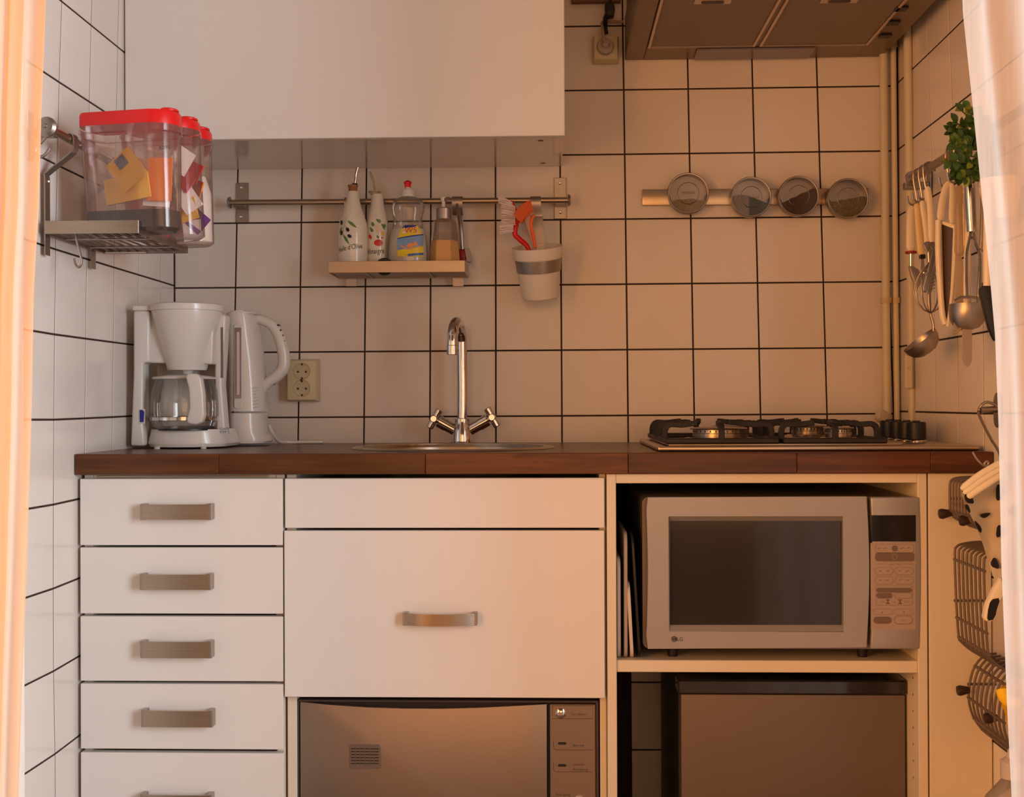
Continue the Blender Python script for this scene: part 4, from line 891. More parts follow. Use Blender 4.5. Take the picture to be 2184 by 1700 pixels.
# ------------------------------------------------------------------ back rail with rack, items and pot
YR = -.045
ra, rb = aY(492, 432.5, YR), aY(1211, 427, YR)
rl = thing('hanging_rail', ((ra.x+rb.x)/2, YR, (ra.z+rb.z)/2), 'long steel rail on the back wall under the wall cabinet', 'rail')
obj('rod', M().cyl(ra, rb, .0068, seg=20), STEEL, rl)
for p, s_ in ((ra, -1), (rb, 1)): obj('end_cap', M().cyl(p, (p.x+s_*.006, p.y, p.z), .014, .012, 24, .001), BLACK if 0 else DSTEEL, rl)
for (x0, x1, y0, y1, sc) in ((503.5, 530, 390, 475, ((516, 401), (515, 463))), (1182, 1208, 379, 467, ((1194, 391), (1195, 453)))):
    pl = pxbox(M(), x0, x1, y0, y1, -.0065, -.0034, .0008); br = obj('bracket', pl, STEELV, rl)
    zc_ = ra.z if x0 < 900 else rb.z; xm = (aY(x0, 430, -.006).x+aY(x1, 430, -.006).x)/2
    obj('bracket_arm', M().box(xm-.012, xm+.012, YR+.004, -.0064, zc_-.009, zc_+.006, .001), DSTEEL, br)
    for q in sc:
        c = aY(*q, -.0066); obj('screw', M().lathe([(0, .0012), (.0018, .0012), (.0030, .0018), (.0038, .0006), (.0038, 0)], c, (0, -1, 0), 16), mat('bright_screw_head', (.8, .76, .7), .3, .9), br)

def wire_rack(tr, label, L_, D_, H_, place_hook):
    """rack in its own frame: x along the front, y towards the wall, z up; tr maps to the world"""
    pass
# rack on the back rail
YA, YB = -.165, -.035
rx0, rx1 = aY(700, 570, YA).x, aY(991.5, 570, YA).x; rz0, rz1 = aY(845, 581, YA).z, aY(845, 556.5, YA).z
rk = thing('rail_shelf', ((rx0+rx1)/2, YA, rz0), 'small steel shelf rack hanging on the back rail, carrying four bottles', 'shelf')
obj('front_lip', M().box(rx0, rx1, YA, YA+.0015, rz0, rz1, .0004), STEEL, rk)
for x in (rx0, rx1-.0015): obj('side_lip', M().box(x, x+.0015, YA+.0016, YB, rz0, rz1, .0004), STEEL, rk)
obj('back_lip', M().box(rx0+.002, rx1-.002, YB-.0015, YB, rz0, rz1-.004, .0004), STEEL, rk)
zf = rz0+.004
for i in range(9):
    y = YA+.012+(YB-YA-.022)*i/8; obj('shelf_wire', M().cyl((rx0+.001, y, zf), (rx1-.001, y, zf), .0016, seg=8), DSTEEL, rk)
for x in (rx0+.08, rx1-.08): obj('cross_wire', M().cyl((x, YA+.001, zf-.003), (x, YB-.001, zf-.003), .0018, seg=8), DSTEEL, rk)
def strap(m, pts, w_, th=.0014, ax='x'):
    P_ = crv(pts, 3) if len(pts) > 4 else [Vector(p) for p in pts]; V = []; F = []
    wv = Vector((w_/2, 0, 0)) if ax == 'x' else Vector((0, w_/2, 0))
    for i, q in enumerate(P_):
        t = (P_[min(i+1, len(P_)-1)]-P_[max(i-1, 0)]).normalized(); nn = t.cross(wv).normalized()*th/2
        V += [q-wv-nn, q+wv-nn, q+wv+nn, q-wv+nn]
    for i in range(len(P_)-1):
        for k in range(4): F.append([i*4+k, i*4+(k+1) % 4, (i+1)*4+(k+1) % 4, (i+1)*4+k])
    e = (len(P_)-1)*4; F += [[3, 2, 1, 0], [e, e+1, e+2, e+3]]; m.raw(V, F); return m
for px in (749, 977):
    x = aY(px, 600, YB).x; zr = ra.z; zl = aY(px, 612, -.012).z
    obj('hanger_strap', strap(M(), [(x, YR+.011, zr-.004), (x, YR+.0085, zr+.006), (x, YR, zr+.0085), (x, YR-.0085, zr+.005), (x, YR-.0095, zr-.010), (x, YR+.001, zr-.030), (x, YB+.004, zr-.042), (x, YB+.002, rz1), (x, YB+.002, rz0), (x, YB+.004, zl)], .024), STEELV, rk)

YI = -.105
def I(px, py, Y=YI): return aY(px, py, Y)
kI = (YI-CAM.y)/FPX
zsh = zf+.0018
def bottle(cxp, prof_px, ybase, matl, par, name='body', sq=None, seg=36, Y=YI):
    k = (Y-CAM.y)/FPX; cx_ = aY(cxp, 500, Y).x
    pr = []
    for r, py in prof_px: pr.append((r*k, aY(cxp, py, Y).z))
    return obj(name, M().lathe(pr, (cx_, Y, 0), seg=seg, sq=sq), matl, par), cx_
def wrapplace(cx_, cy_, R_, ang0, z0, tilt=0., e=.0004):
    def f(x, y):
        x2 = x*cos(tilt)-y*sin(tilt); y2 = x*sin(tilt)+y*cos(tilt)
        a = ang0+x2/R_; return (cx_+(R_+e)*sin(a), cy_-(R_+e)*cos(a), z0+y2)
    return f
def blob(m, f, cx0, cy0, rx, ry, rot, h=.0008, n=14):
    """raised oval on a wrapped surface"""
    c = Vector(f(cx0, cy0)); ring = []
    for i in range(n):
        a = 2*pi*i/n; x = rx*cos(a); y = ry*sin(a); ring.append(Vector(f(cx0+x*cos(rot)-y*sin(rot), cy0+x*sin(rot)+y*cos(rot))))
    out = (c-Vector((cxw, cyw, c.z))).normalized()
    m.raw([c+out*h]+[p+out*h*.45 for p in ring]+ring, [[0, 1+i, 1+(i+1) % n] for i in range(n)]+[[1+i, 1+n+i, 1+n+(i+1) % n, 1+(i+1) % n] for i in range(n)])
def leafw(m, f, p0, p1, wd, h=.0007):
    p0 = Vector((*p0, 0)); p1 = Vector((*p1, 0)); d = p1-p0; nrm = Vector((-d.y, d.x, 0)).normalized(); T = []
    for i in range(7):
        t = i/6; q = p0+d*t; ww = wd*sin(pi*t)**.8*(1-.3*t); T.append((q+nrm*ww, q, q-nrm*ww))
    V = []
    for a, b, c in T:
        for j, q in enumerate((a, b, c)):
            w3 = Vector(f(q.x, q.y)); o_ = (w3-Vector((cxw, cyw, w3.z))).normalized(); V.append(w3+o_*(h if j == 1 else .0001))
    m.raw(V, [[i*3+j, i*3+j+1, (i+1)*3+j+1, (i+1)*3+j] for i in range(6) for j in range(2)])
LEAF = mat('painted_green_leaf', (.10, .22, .035), .4); OLV = mat('painted_black_olive', (.012, .010, .022), .25); INK = mat('black_script_ink', (.02, .018, .018), .5)
# oil bottle
pj = wrapplace
ob = thing('oil_bottle', (I(753, 556).x, YI, zsh), 'cream ceramic oil bottle with painted black olives and a steel pourer', 'bottle')
zB = I(753, 572).z
B1, cxw = bottle(753, [(0, 573), (29, 573), (31, 570), (31.5, 540), (31.5, 500), (30, 478), (25.5, 462), (20, 447), (15.5, 432), (13, 420), (12, 411), (12, 409), (0, 409)], 572, CREAM, ob)
cyw = YI
bottle(753, [(0, 409.5), (9, 409.5), (9.5, 400), (11, 398), (11, 395), (6, 394), (0, 394)], 0, mat('brown_cork', (.30, .14, .05), .7, var=.2, scale=60), ob, 'cork')
bottle(757, [(0, 394), (6, 394), (6, 391.5), (2, 391)], 0, BLACK, ob, 'pourer_collar', seg=20)
obj('pourer', M().tube(crv([I(757, 393), I(758, 384), I(759.5, 372), I(763, 357)], 4), [.0030]*8+[.0034]*5, 12), CHROME, ob)
f = pj(cxw, YI, 31.5*kI, 0, I(753, 500).z); k_ = kI
def U(px, py, c0=753): return ((px-c0)*k_*1.05, (500-py)*k_)
deco = obj('olive_painting', M().box(0, .0001, 0, .0001, 0, .0001, 0), LEAF, ob); bpy.data.objects.remove(deco)
m = M()
for (x, y, a) in ((732, 478, .1), (732, 500, -.2), (747, 494, .6), (751, 508, 1.0)): blob(m, f, *U(x, y), .0036, .0052, a, .0018)
obj('painted_olive', m, OLV, ob)['kind'] = 'stuff'
m = M(); leafw(m, f, U(747, 475), U(765, 490), .0035); leafw(m, f, U(734, 487), U(724, 500), .003); leafw(m, f, U(737, 504), U(750, 525), .0036)
obj('painted_leaf', m, LEAF, ob)['kind'] = 'stuff'
m = M(); m.tube([Vector(f(*U(x, y))) for x, y in ((745, 465), (742, 478), (738, 490), (736, 500), (740, 512))], .0005, 5); m.tube([Vector(f(*U(x, y))) for x, y in ((740, 484), (748, 492))], .0004, 5)
obj('painted_stem', m, mat('painted_olive_stem', (.30, .30, .12), .5), ob)
text('lettering', "Huile d'Olive", .0160, INK, ob, lambda x, y: f(x*.74-.004, (500-532)*k_+y+x*.10+y*0), 'CENTER')
# vinegar bottle
vb = thing('vinegar_bottle', (I(805, 556, YI+.02).x, YI+.02, zsh), 'slim cream ceramic vinegar bottle with a painted tomato and glass pourer', 'bottle')
YV = YI+.02; kV = (YV-CAM.y)/FPX
B2, cxw = bottle(805, [(0, 573), (22, 573), (23.5, 570), (23.5, 530), (23.5, 490), (22, 470), (18, 453), (14.5, 438), (12.5, 424), (11.5, 415), (0, 415)], 0, CREAM, vb, Y=YV); cyw = YV
bottle(799, [(0, 414.8), (9, 414.8), (10, 412), (13.5, 410), (13.5, 408.4), (5, 408), (0, 408)], 0, mat('pale_stopper_plastic', (.42, .36, .24), .3), vb, 'stopper', Y=YV)
obj('pourer', M().tube(crv([I(799, 408, YV), I(797, 392, YV), I(794, 380, YV), I(789, 366, YV)], 4), .0028, 10), clear('clear_glass_pourer', (.95, .9, .85), .72, (.7, .6, .5), .05, .2), vb)
f = pj(cxw, YV, 23.5*kV, 0, I(805, 500, YV).z)
U2 = lambda px, py: ((px-805)*kV*1.08, (500-py)*kV)
m = M(); blob(m, f, *U2(810, 521), .0098, .0072, 0, .0022); blob(m, f, *U2(793, 508), .0036, .0060, .5, .0012); blob(m, f, *U2(817, 510), .0026, .0018, 0, .001)
obj('painted_tomato', m, mat('painted_tomato_red', (.62, .02, .012), .3), vb)
m = M()
for (x, y, r) in ((800, 483, 0), (797, 494, .5), (812, 477, 1), (820, 487, .2), (824, 492, .9), (811, 512, .4)): leafw(m, f, U2(x, y), U2(x+6*cos(r+2), y-7), .0026)
for (x, y) in ((799, 482), (797, 494), (812, 475), (823, 484)): blob(m, f, *U2(x, y), .0034, .0042, .4, .0010)
obj('painted_leaf', m, LEAF, vb)['kind'] = 'stuff'
m = M(); blob(m, f, *U2(810, 493), .0055, .0062, 0, .0018); blob(m, f, *U2(806, 486), .0030, .004, .5, .0015); obj('painted_garlic', m, mat('painted_garlic', (.72, .55, .38), .5), vb)
m = M(); blob(m, f, *U2(818, 501), .0035, .0050, .3, .0012); obj('painted_pepper', m, mat('painted_pepper_yellow', (.75, .42, .04), .4), vb)
text('lettering', 'Vinaigre', .0170, INK, vb, lambda x, y: f(x*.75-.001, (500-539)*kV+y+x*.05), 'CENTER')
# washing-up liquid
YS = YI-.002; kS = (YS-CAM.y)/FPX
sb = thing('dish_soap_bottle', (I(871, 556).x, YS, zsh), 'clear squeeze bottle of washing-up liquid with yellow and blue label and red cap', 'bottle')
CL = clear('clear_soft_plastic', (.97, .95, .92), .90, (.85, .80, .74), .1, .2)
prof = [(0, 573), (39, 573), (42, 569), (42.5, 545), (41, 520), (38, 500), (33, 484), (31, 474), (31.5, 464), (35.5, 450), (36, 440), (32, 430), (22, 423), (13.5, 420), (13, 419)]
B3, cxw = bottle(870, prof, 0, CL, sb, sq=(1, .62), Y=YS); cyw = YS
bottle(870, [(0, 572), (37.5, 572), (41, 568), (41.4, 545), (40, 520), (37.2, 500), (34.5, 489), (0, 489)], 0, mat('milky_soap', (.74, .70, .60), .3, var=.03), sb, 'soap', (1, .61), Y=YS)
bottle(870, [(0, 420.5), (13.8, 420.5), (13.8, 409), (12, 405), (7, 403.5), (6, 400), (0, 400)], 0, OFFW, sb, 'cap_base', Y=YS)
bottle(870, [(0, 400.5), (6.5, 400.5), (7, 393), (9, 389.5), (7.5, 387.5), (3.5, 385), (0, 385)], 0, RED, sb, 'cap', Y=YS, seg=6)
def ell(px, py, e=.0006):
    """point on the front of the oval bottle"""
    z = aY(px, py, YS).z; rr = 42.5
    for (r1, y1), (r2, y2) in zip(prof, prof[1:]):
        if y2 <= py <= y1: rr = r1+(r2-r1)*(y1-py)/(y1-y2+1e-9)
    x = (px-870)*kS; R_ = rr*kS; t = min(.98, abs(x/R_)); return Vector((cxw+x, YS-(R_*.62*sqrt(1-t*t))-e, z))
def label(pts, mm, name, e=.0006, rows=10, cols=10):
    """pts: left and right edge polylines [(y, xl, xr)]"""
    g = []
    y0, y1 = pts[0][0], pts[-1][0]
    for i in range(rows+1):
        y = y0+(y1-y0)*i/rows
        for a, b in zip(pts, pts[1:]):
            if a[0] <= y <= b[0]: t = (y-a[0])/(b[0]-a[0]); xl = a[1]+(b[1]-a[1])*t; xr = a[2]+(b[2]-a[2])*t; tl = a[3]+(b[3]-a[3])*t if len(a) > 3 else 0
        g.append([ell(xl+(xr-xl)*j/cols, y-(tl*(j/cols-.0)), e) for j in range(cols+1)])
    return obj(name, M().sheet(g), mm, sb)
YEL = mat('label_yellow', (.82, .62, .02), .35); LBL = mat('label_blue', (.02, .03, .25), .35); SKY = mat('label_sky_blue', (.20, .36, .60), .35)
label([(483, 866, 892), (490, 860, 896), (500, 855, 901), (520, 850, 905), (535, 849.5, 905), (550, 851, 905)], YEL, 'label')
label([(483, 866, 892), (486, 863, 888), (488, 861, 880), (490, 860, 866)], LBL, 'label_top_band', .0009, 4)
label([(512, 850, 905, 10), (537, 850, 905, 10)], SKY, 'label_picture', .0009)
label([(511, 850, 905, 10), (513, 850, 905, 10)], LBL, 'label_rule', .0012, 1)
label([(545, 873, 905, 4), (550, 873, 905, 4)], mat('label_mid_blue', (.04, .14, .42), .35), 'label_foot', .0009, 2)
RT_ = mat('label_red', (.7, .02, .02), .35)
def etext(s_, px, py, size, mm, slant=.09, sx=1., name='lettering', e=.0013):
    text(name, s_, size, mm, sb, lambda x, y: ell(px+x*sx/kS, py-(y+x*slant)/kS, e), 'CENTER')
etext('W5', 879, 495, .021, mat('label_white', (.85, .82, .78), .4), .04, 1.0, e=.0012); etext('W5', 879, 494.5, .0185, RT_, .04, 1.0, e=.0016)
etext('Handafwasmiddel', 881, 507, .0042, LBL, .14, .9); etext('Geschirrspülmittel', 878, 545.5, .0030, LBL, .14, 1.0); etext('Sensitive', 880, 514, .0032, RT_, .14); etext('500 ml', 857, 533, .0034, RT_, .1)
m = M(); 
g = [ell(x, y, .0014) for x, y in ((869, 528), (876, 522), (884, 522), (889, 517), (893, 524), (899, 528), (890, 532), (878, 532))]; m.raw(g, [list(range(8))])
obj('label_bowl', m, mat('label_orange', (.85, .30, .05), .4), sb)
m = M(); g = [ell(x, y, .0016) for x, y in ((853, 524), (862, 528), (872, 532), (884, 533), (881, 536), (868, 535), (857, 529))]; m.raw(g, [list(range(7))])
obj('label_hand', m, mat('label_skin', (.75, .34, .14), .4), sb)
m = M(); g = [ell(864+(4 if i % 2 else 1.6)*cos(pi*i/8), 499-(4 if i % 2 else 1.6)*sin(pi*i/8), .0012) for i in range(16)]; m.raw(g, [list(range(16))]); obj('label_star', m, mat('label_white', (0, 0, 0)), sb)
# soap dispenser
YD_ = YI-.005; kD = (YD_-CAM.y)/FPX
dp_ = thing('soap_dispenser', (I(948, 556).x, YD_, zsh), 'six-sided clear soap dispenser half full of orange-yellow liquid, rightmost on the rail shelf', 'dispenser')
bottle(948, [(0, 573), (33, 573), (33.5, 560), (26, 475), (22, 469), (14, 467.5)], 0, clear('dispenser_clear_plastic', (.98, .95, .92), .84, (.80, .72, .64), .06, .2), dp_, 'bottle', Y=YD_, seg=6)
bottle(948, [(0, 572), (32, 572), (32.3, 560), (29.0, 515), (0, 515)], 0, mat('orange_yellow_soap', (.92, .55, .16), .3), dp_, 'soap', Y=YD_, seg=6)
bottle(947, [(0, 468), (16.5, 468), (16.5, 446), (15.5, 444.5), (0, 444.5)], 0, STEELV, dp_, 'collar', Y=YD_)
bottle(946, [(0, 445), (4, 445), (4, 430), (6, 429.5), (6.5, 421), (5, 420), (0, 420)], 0, OFFW, dp_, 'pump_head', Y=YD_, seg=20)
a = I(946, 427, YD_); obj('nozzle', M().tube([a, a+Vector((.012, -.010, .002)), a+Vector((.017, -.014, -.001))], [.0042, .0036, .003], 10), STEELV, dp_)
# black plug disc poking through the shelf wires
a = I(818, 573, -.142)
bd = thing('sink_stopper', (a.x, -.142, a.z-.018), 'round black rubber stopper tucked upright behind the front lip of the rail shelf', 'stopper')
k = (-.142-CAM.y)/FPX; c_ = aY(820, 569, -.142)
obj('disc', M().lathe([(0, .006), (17*k, .006), (19*k, .003), (19*k, -.003), (17*k, -.006), (0, -.006)], (c_.x, -.142, c_.z), (.12, -1, .1), 28), BLACK, bd)
obj('knob', M().lathe([(0, .0062), (.005, .0062), (.005, .012), (0, .013)], (c_.x, -.142, c_.z), (.12, -1, .1), 16), BLACK, bd)
# scraper hanging behind the rack's right end
YX = -.075
sc_ = thing('dish_scraper', (aY(992, 545, YX).x, YX, aY(992, 545, YX).z), 'dark red and grey dish scraper hooked on the right end of the rail shelf', 'scraper')
obj('head', M().prism([aY(x, y, YX) for x, y in ((979, 531), (991, 531), (996, 540), (992, 556), (988, 559), (980, 556))], (0, .018, 0)).bevel(.002, 2), DRED, sc_)
obj('blade', M().prism([aY(x, y, YX-.004) for x, y in ((990, 530), (1000, 529), (1004, 540), (1006, 557), (1002, 559), (995, 557))], (0, .022, 0)).bevel(.001, 1), mat('grey_scraper_plastic', (.40, .34, .32), .35), sc_)
obj('stem', M().tube([aY(986, 532, YX), aY(984, 500, YX), aY(981, 470, YX), aY(976, 440, YX+.02), aY(972, 424, YX+.03), aY(965, 421, YX+.024)], [.004, .005, .005, .004, .004, .003], 8), STEELV, sc_)

# pot with brushes
YP = -.105; kp = (YP-CAM.y)/FPX
pc = aY(1144, 590, YP)
pt = thing('hanging_pot', (pc.x, YP, pc.z-.05), 'cream plastic pot with a steel band hanging from the back rail', 'pot')
ztop, zbot = aY(1144, 529, YP).z, aY(1151, 640, YP).z
ax_ = Vector((-.06, -.26, 1)).normalized(); c0 = Vector((aY(1153, 634, YP+.02).x, YP+.022, aY(1153, 636, YP+.02).z)); H_ = ztop-zbot
kk = kp*1.0
PC = mat('cream_pot_plastic', (.76, .68, .56), .4, var=.02)
obj('body', M().lathe([(0, 0), (37*kk, 0), (40*kk, .003), (45.5*kk, H_*.55), (48*kk, H_*.78), (52.5*kk, H_*.79), (54.5*kk, H_), (52.5*kk, H_), (50*kk, H_*.80), (36*kk, .006), (0, .006)], c0, ax_, 44), PC, pt)
obj('steel_band', M().lathe([(46.6*kk, H_*.53), (47.2*kk, H_*.53), (50*kk, H_*.77), (49.4*kk, H_*.77)], c0, ax_, 44), STEELV, pt)
xs_ = aY(1143, 450, YR).x; zr = rb.z
obj('hanger_strap', strap(M(), [(xs_-.001, YR+.011, zr-.004), (xs_-.001, YR+.0085, zr+.006), (xs_-.001, YR, zr+.0088), (xs_-.001, YR-.0085, zr+.005), (xs_, YR-.0105, zr-.010), (xs_+.002, YR-.002, zr-.034), (xs_+.004, YR-.004, zr-.045), (xs_+.008, YR-.006, ztop-.002), (xs_+.012, YR-.014, ztop-.020), (xs_+.012, YR-.018, ztop-.026)], .024), STEELV, pt)
# white-bristled red brush
def Bq(px, py, Y=YP+.010): return aY(px, py, Y)
rb_ = thing('red_dish_brush', (Bq(1132, 535).x, YP-.012, ztop-.05), 'red dish brush with white bristles standing in the cream pot', 'brush')
obj('handle', M().tube(crv([Bq(1150, 600), Bq(1128, 532), Bq(1110, 512), Bq(1098, 498), Bq(1102, 470), Bq(1097, 445), Bq(1088, 430)], 5), [.0055]*8+[.0058]*8+[.0065]*8+[.005]*7, 12), RED, rb_)
m = M(); random.seed(3)
for i in range(420):
    t = i/420; py0 = 432+62*((i*.618) % 1); b0 = Bq(1099-(6 if py0 < 440 else 0)-(0 if py0 < 480 else 4), py0, YP+.010+random.uniform(-.012, .012))
    ang = (py0-463)/62; L1 = random.uniform(26, 31)
    e_ = b0+Vector((-L1*kp, random.uniform(-.004, .004), (4-ang*16)*kp+random.uniform(-.003, .003)))
    m.tube([b0, (b0+e_)/2+Vector((0, 0, .0008)), e_], .0009, 4)
g = obj('bristles', m, mat('white_nylon_bristle', (.80, .70, .66), .5), rb_); g['kind'] = 'stuff'
# orange brush
OBY = YP-.028
ob_ = thing('orange_dish_brush', (aY(1138, 530, OBY).x, OBY, ztop-.05), 'orange brush with fan-shaped head leaning in the cream pot beside the red one', 'brush')
obj('handle', M().tube(crv([aY(x, y, OBY) for x, y in ((1146, 590), (1139, 528), (1133, 505), (1127, 480), (1126, 465), (1137, 452))], 5), [.0040]*5+[.0046]*7+[.007]*5+[.009]*5+[.0065]*4, 12), mat('grey_orange_grip', (.46, .27, .17), .5), ob_)
obj('grip_stripe', M().tube(crv([aY(x, y, OBY-.006) for x, y in ((1142, 528), (1138, 505), (1133, 480), (1135, 467), (1139, 460))], 5), .0034, 8), ORANGE, ob_)
m = M()
fan = [(1096, 456), (1101, 448), (1108, 440), (1118, 432), (1131, 426), (1137, 448), (1128, 456), (1118, 466), (1113, 475), (1103, 468)]
m.prism([aY(x, y, OBY-.010) for x, y in fan], (0, .022, 0)); obj('bristle_block', m.bevel(.0015, 1), mat('dark_orange_bristle', (.62, .12, .03), .6), ob_)
m = M()
for i in range(9):
    t = i/8; a = (1096+35*t, 457-31*t**.8); b = (1114+23*t, 476-24*t)
    for dy in (-.0115, .0125): m.tube([aY(*a, OBY+dy-.0), aY(*b, OBY+dy)], .0009, 5)
g = obj('bristles', m, ORANGE, ob_); g['kind'] = 'stuff'

# ------------------------------------------------------------------ magnetic strip and spice tins
ms = thing('magnetic_strip', (aY(1610, 420, -.012).x, 0, aY(1610, 420, -.012).z), 'long steel magnetic strip on the tiles holding four spice tins', 'magnetic strip')
a = [aY(1370, 404, -.014), aY(1853, 401, -.014), aY(1853, 435, -.014), aY(1370, 438, -.014)]
obj('strip', M().prism([(p.x, -.014, p.z) for p in a], (0, .0108, 0)).bevel(.0015, 2), STEEL, ms)
TGL = clear('tin_window', (.97, .95, .93), .975, (.60, .52, .45), .08, .2)
tins = [(1468, 412, 44, 'mat:pale_green_herb', 426, 'leftmost spice tin on the magnetic strip, low grey-green herb filling'), (1602.5, 420, 43, 'b', 414, 'second spice tin from the left, grey and dark green dried herb filling'),
        (1703.5, 418, 43, 'c', 418, 'third spice tin from the left, dark brown spice filling sloping up'), (1809, 423, 43, 'd', 424, 'rightmost spice tin on the magnetic strip, coarse green-brown herb filling')]
HC = [((.27, .25, .17), (.27, .25, .17)), ((.20, .19, .14), (.02, .035, .008)), ((.045, .018, .010), (.06, .025, .014)), ((.12, .10, .03), (.12, .10, .03))]
for i, (cx_, cy_, r, _, lv, lab) in enumerate(tins):
    Y0 = -.0145; Yt = -.046; k = (Yt-CAM.y)/FPX; p = aY(cx_, cy_, Yt); R_ = r*k
    t_ = thing('spice_tin', (p.x, Y0, p.z), 'round steel clear-lidded '+lab, 'spice tin', 'spice tins on the magnetic strip')
    obj('tin', M().lathe([(0, .0), (R_*.93, 0), (R_*.95, .002), (R_*.95, .027), (R_*.93, .027), (R_*.93, .002), (0, .0015)], (p.x, Y0, p.z), (0, -1, 0), 40), DSTEEL, t_)
    lid = obj('lid', M().lathe([(R_*.96, .020), (R_, .020), (R_*1.0, .0305), (R_*.97, .0318), (R_*.93, .0315), (R_*.93, .029)], (p.x, Y0, p.z), (0, -1, 0), 40), STEELV, t_)
    obj('window', M().lathe([(0, .0300), (R_*.94, .0300)], (p.x, Y0, p.z), (0, -1, 0), 40), TGL, lid)
    obj('window_ring', M().tube([(p.x+R_*.52*cos(a_*pi/16), Y0-.0304, p.z+R_*.52*sin(a_*pi/16)) for a_ in range(32)], .0007, 5, closed=True), DSTEEL, lid)
    # filling: chord-shaped heap with an uneven top
    def heap(x0, x1, fz_, mm, nm, d0=.004, d1=.0275):
        rr = R_*.92; pts = []; n = 16
        for j in range(n+1):
            x = x0+(x1-x0)*j/n; h = fz_(x/rr)*rr; lim = sqrt(max(0, rr*rr-x*x)); pts.append((x, max(-lim, min(lim, h))))
        bot = [(x0+(x1-x0)*j/n, -sqrt(max(0, rr*rr-(x0+(x1-x0)*j/n)**2))-.00005) for j in range(n, -1, -1)]
        P3 = [(p.x+x, Y0-d0, p.z+z) for x, z in pts+bot]; o_ = obj(nm, M().prism(P3, (0, -(d1-d0), 0)), mm, t_); o_['kind'] = 'stuff'
    rr = R_*.92
    herb = lambda nm, c, v=.35: mat(nm, c, .9, var=v, scale=260, bump=.6)
    if i == 0: heap(-rr, rr, lambda u: -.33+.05*cos(3*u)+.02*sin(9*u), herb('grey_green_dried_herb', (.25, .23, .15)), 'herb_filling')
    if i == 1:
        heap(-rr, -.10*rr, lambda u: .12+.02*sin(9*u), herb('grey_dried_herb', (.20, .185, .14)), 'herb_filling'); heap(-.10*rr, rr, lambda u: .05-.38*(u+.1), herb('dark_green_dried_herb', (.035, .05, .012), .6), 'herb_filling')
    if i == 2: heap(-rr, rr, lambda u: .02+.38*min(1, max(-1, u*1.2+.1))+.02*sin(11*u), herb('dark_brown_spice', (.055, .022, .012)), 'spice_filling')
    if i == 3: heap(-rr, rr, lambda u: -.02+.17*u+.02*sin(13*u), herb('coarse_green_brown_herb', (.13, .11, .03), .8), 'herb_filling')
    if i == 0: text('lettering', 'PETERSELIE', .0072, INK, lid, lambda x, y: (p.x+x*.8, Y0-.0308, p.z+y+.001), 'CENTER')
    if i == 1: text('lettering', 'BIESLOOK', .0045, INK, lid, lambda x, y: (p.x+x*.8+.010, Y0-.0308, p.z+y-.001), 'CENTER')

# ------------------------------------------------------------------ left rail, rack and canisters
XRL = XL+.052
la = aX(99, 270, XRL); lb = Vector((XRL, -.30, la.z)); zR = la.z
lr = thing('hanging_rail', (XRL, (la.y+lb.y)/2, zR), 'short steel rail along the left wall above the canister rack', 'rail')
obj('rod', M().cyl(la, lb, .0072, seg=20), STEEL, lr)
obj('end_cap', M().lathe([(0, .006), (.006, .0065), (.012, .005), (.0165, 0), (.0165, -.004), (0, -.004)], la, (0, -1, 0), 28), DSTEEL, lr)
obj('cap_screw', M().lathe([(0, .0085), (.003, .0085), (.0045, .006), (0, .006)], la, (0, -1, 0), 16), DSTEEL, lr)
for y in (la.y+.045, -.34):
    br = obj('bracket', M().box(XL+.0034, XL+.007, y-.013, y+.013, zR-.045, zR+.035, .001), STEELV, lr)
    obj('bracket_arm', M().box(XL+.0071, XRL-.003, y-.009, y+.009, zR-.008, zR+.004, .001), DSTEEL, br)
# rack
YN = aX(95, 484, XL+.016).y+0.0
xw, xf = aY(96, 484, YN).x, aY(295, 484, YN).x
zr1, zr0 = aY(200, 470, YN).z, aY(200, 498, YN).z
far = aX(401, 521, xf); YFar = far.y
lk = thing('rail_shelf', ((xw+xf)/2, YN, zr0), 'steel wire-bottomed shelf rack on the left wall rail, carrying three red-lidded canisters', 'shelf')
obj('front_lip', M().box(xw, xf, YN, YN+.0016, zr0, zr1, .0004), STEEL, lk)
obj('long_lip', M().box(xf-.0016, xf, YN+.0017, YFar, zr0, zr1, .0004), DSTEEL, lk)
obj('end_lip', M().box(xw+.002, xf-.0018, YFar-.0016, YFar, zr0, zr1-.006, .0004), DSTEEL, lk)
obj('wall_lip', M().box(xw, xw+.0016, YN+.0017, YFar-.002, zr0, zr1, .0004), DSTEEL, lk)
zf2 = zr0+.0055; nW = 9
for i in range(nW):
    x = xw+.012+(xf-xw-.024)*i/(nW-1); obj('shelf_wire', M().cyl((x, YN+.002, zf2), (x, YFar-.002, zf2), .0018, seg=8), DSTEEL, lk)
for y in (YN+.085, YFar-.085): obj('cross_wire', M().cyl((xw+.002, y, zf2-.0036), (xf-.002, y, zf2-.0036), .0018, seg=8), DSTEEL, lk)
for y in (YN+.022, YFar-.05):
    # flat strap over the rail, down to the wall and past the shelf
    obj('hanger_strap', strap(M(), [(XRL-.009, y, zR-.003), (XRL-.007, y, zR+.007), (XRL, y, zR+.0095), (XRL+.008, y, zR+.006), (XRL+.0095, y, zR-.012), (XRL+.004, y, zR-.024), (xw-.004, y, zR-.058), (xw-.0055, y, zR-.066), (xw-.0055, y, zr1), (xw-.0055, y, zr0), (xw-.0055, y, zr0-.034)], .020, .0022, 'y'), STEELV, lk)
p = Vector((xw-.003, YN+.022, zR-.072)); obj('rivet', M().ball(p, .003, 10), CHROME, lk)
obj('mid_brace', M().box(xw+.0025, xf-.08, YFar-.012, YFar-.003, zr0+.0005, zr0+.0025, .0004), mat('cream_brace', (.62, .52, .38), .5), lk)
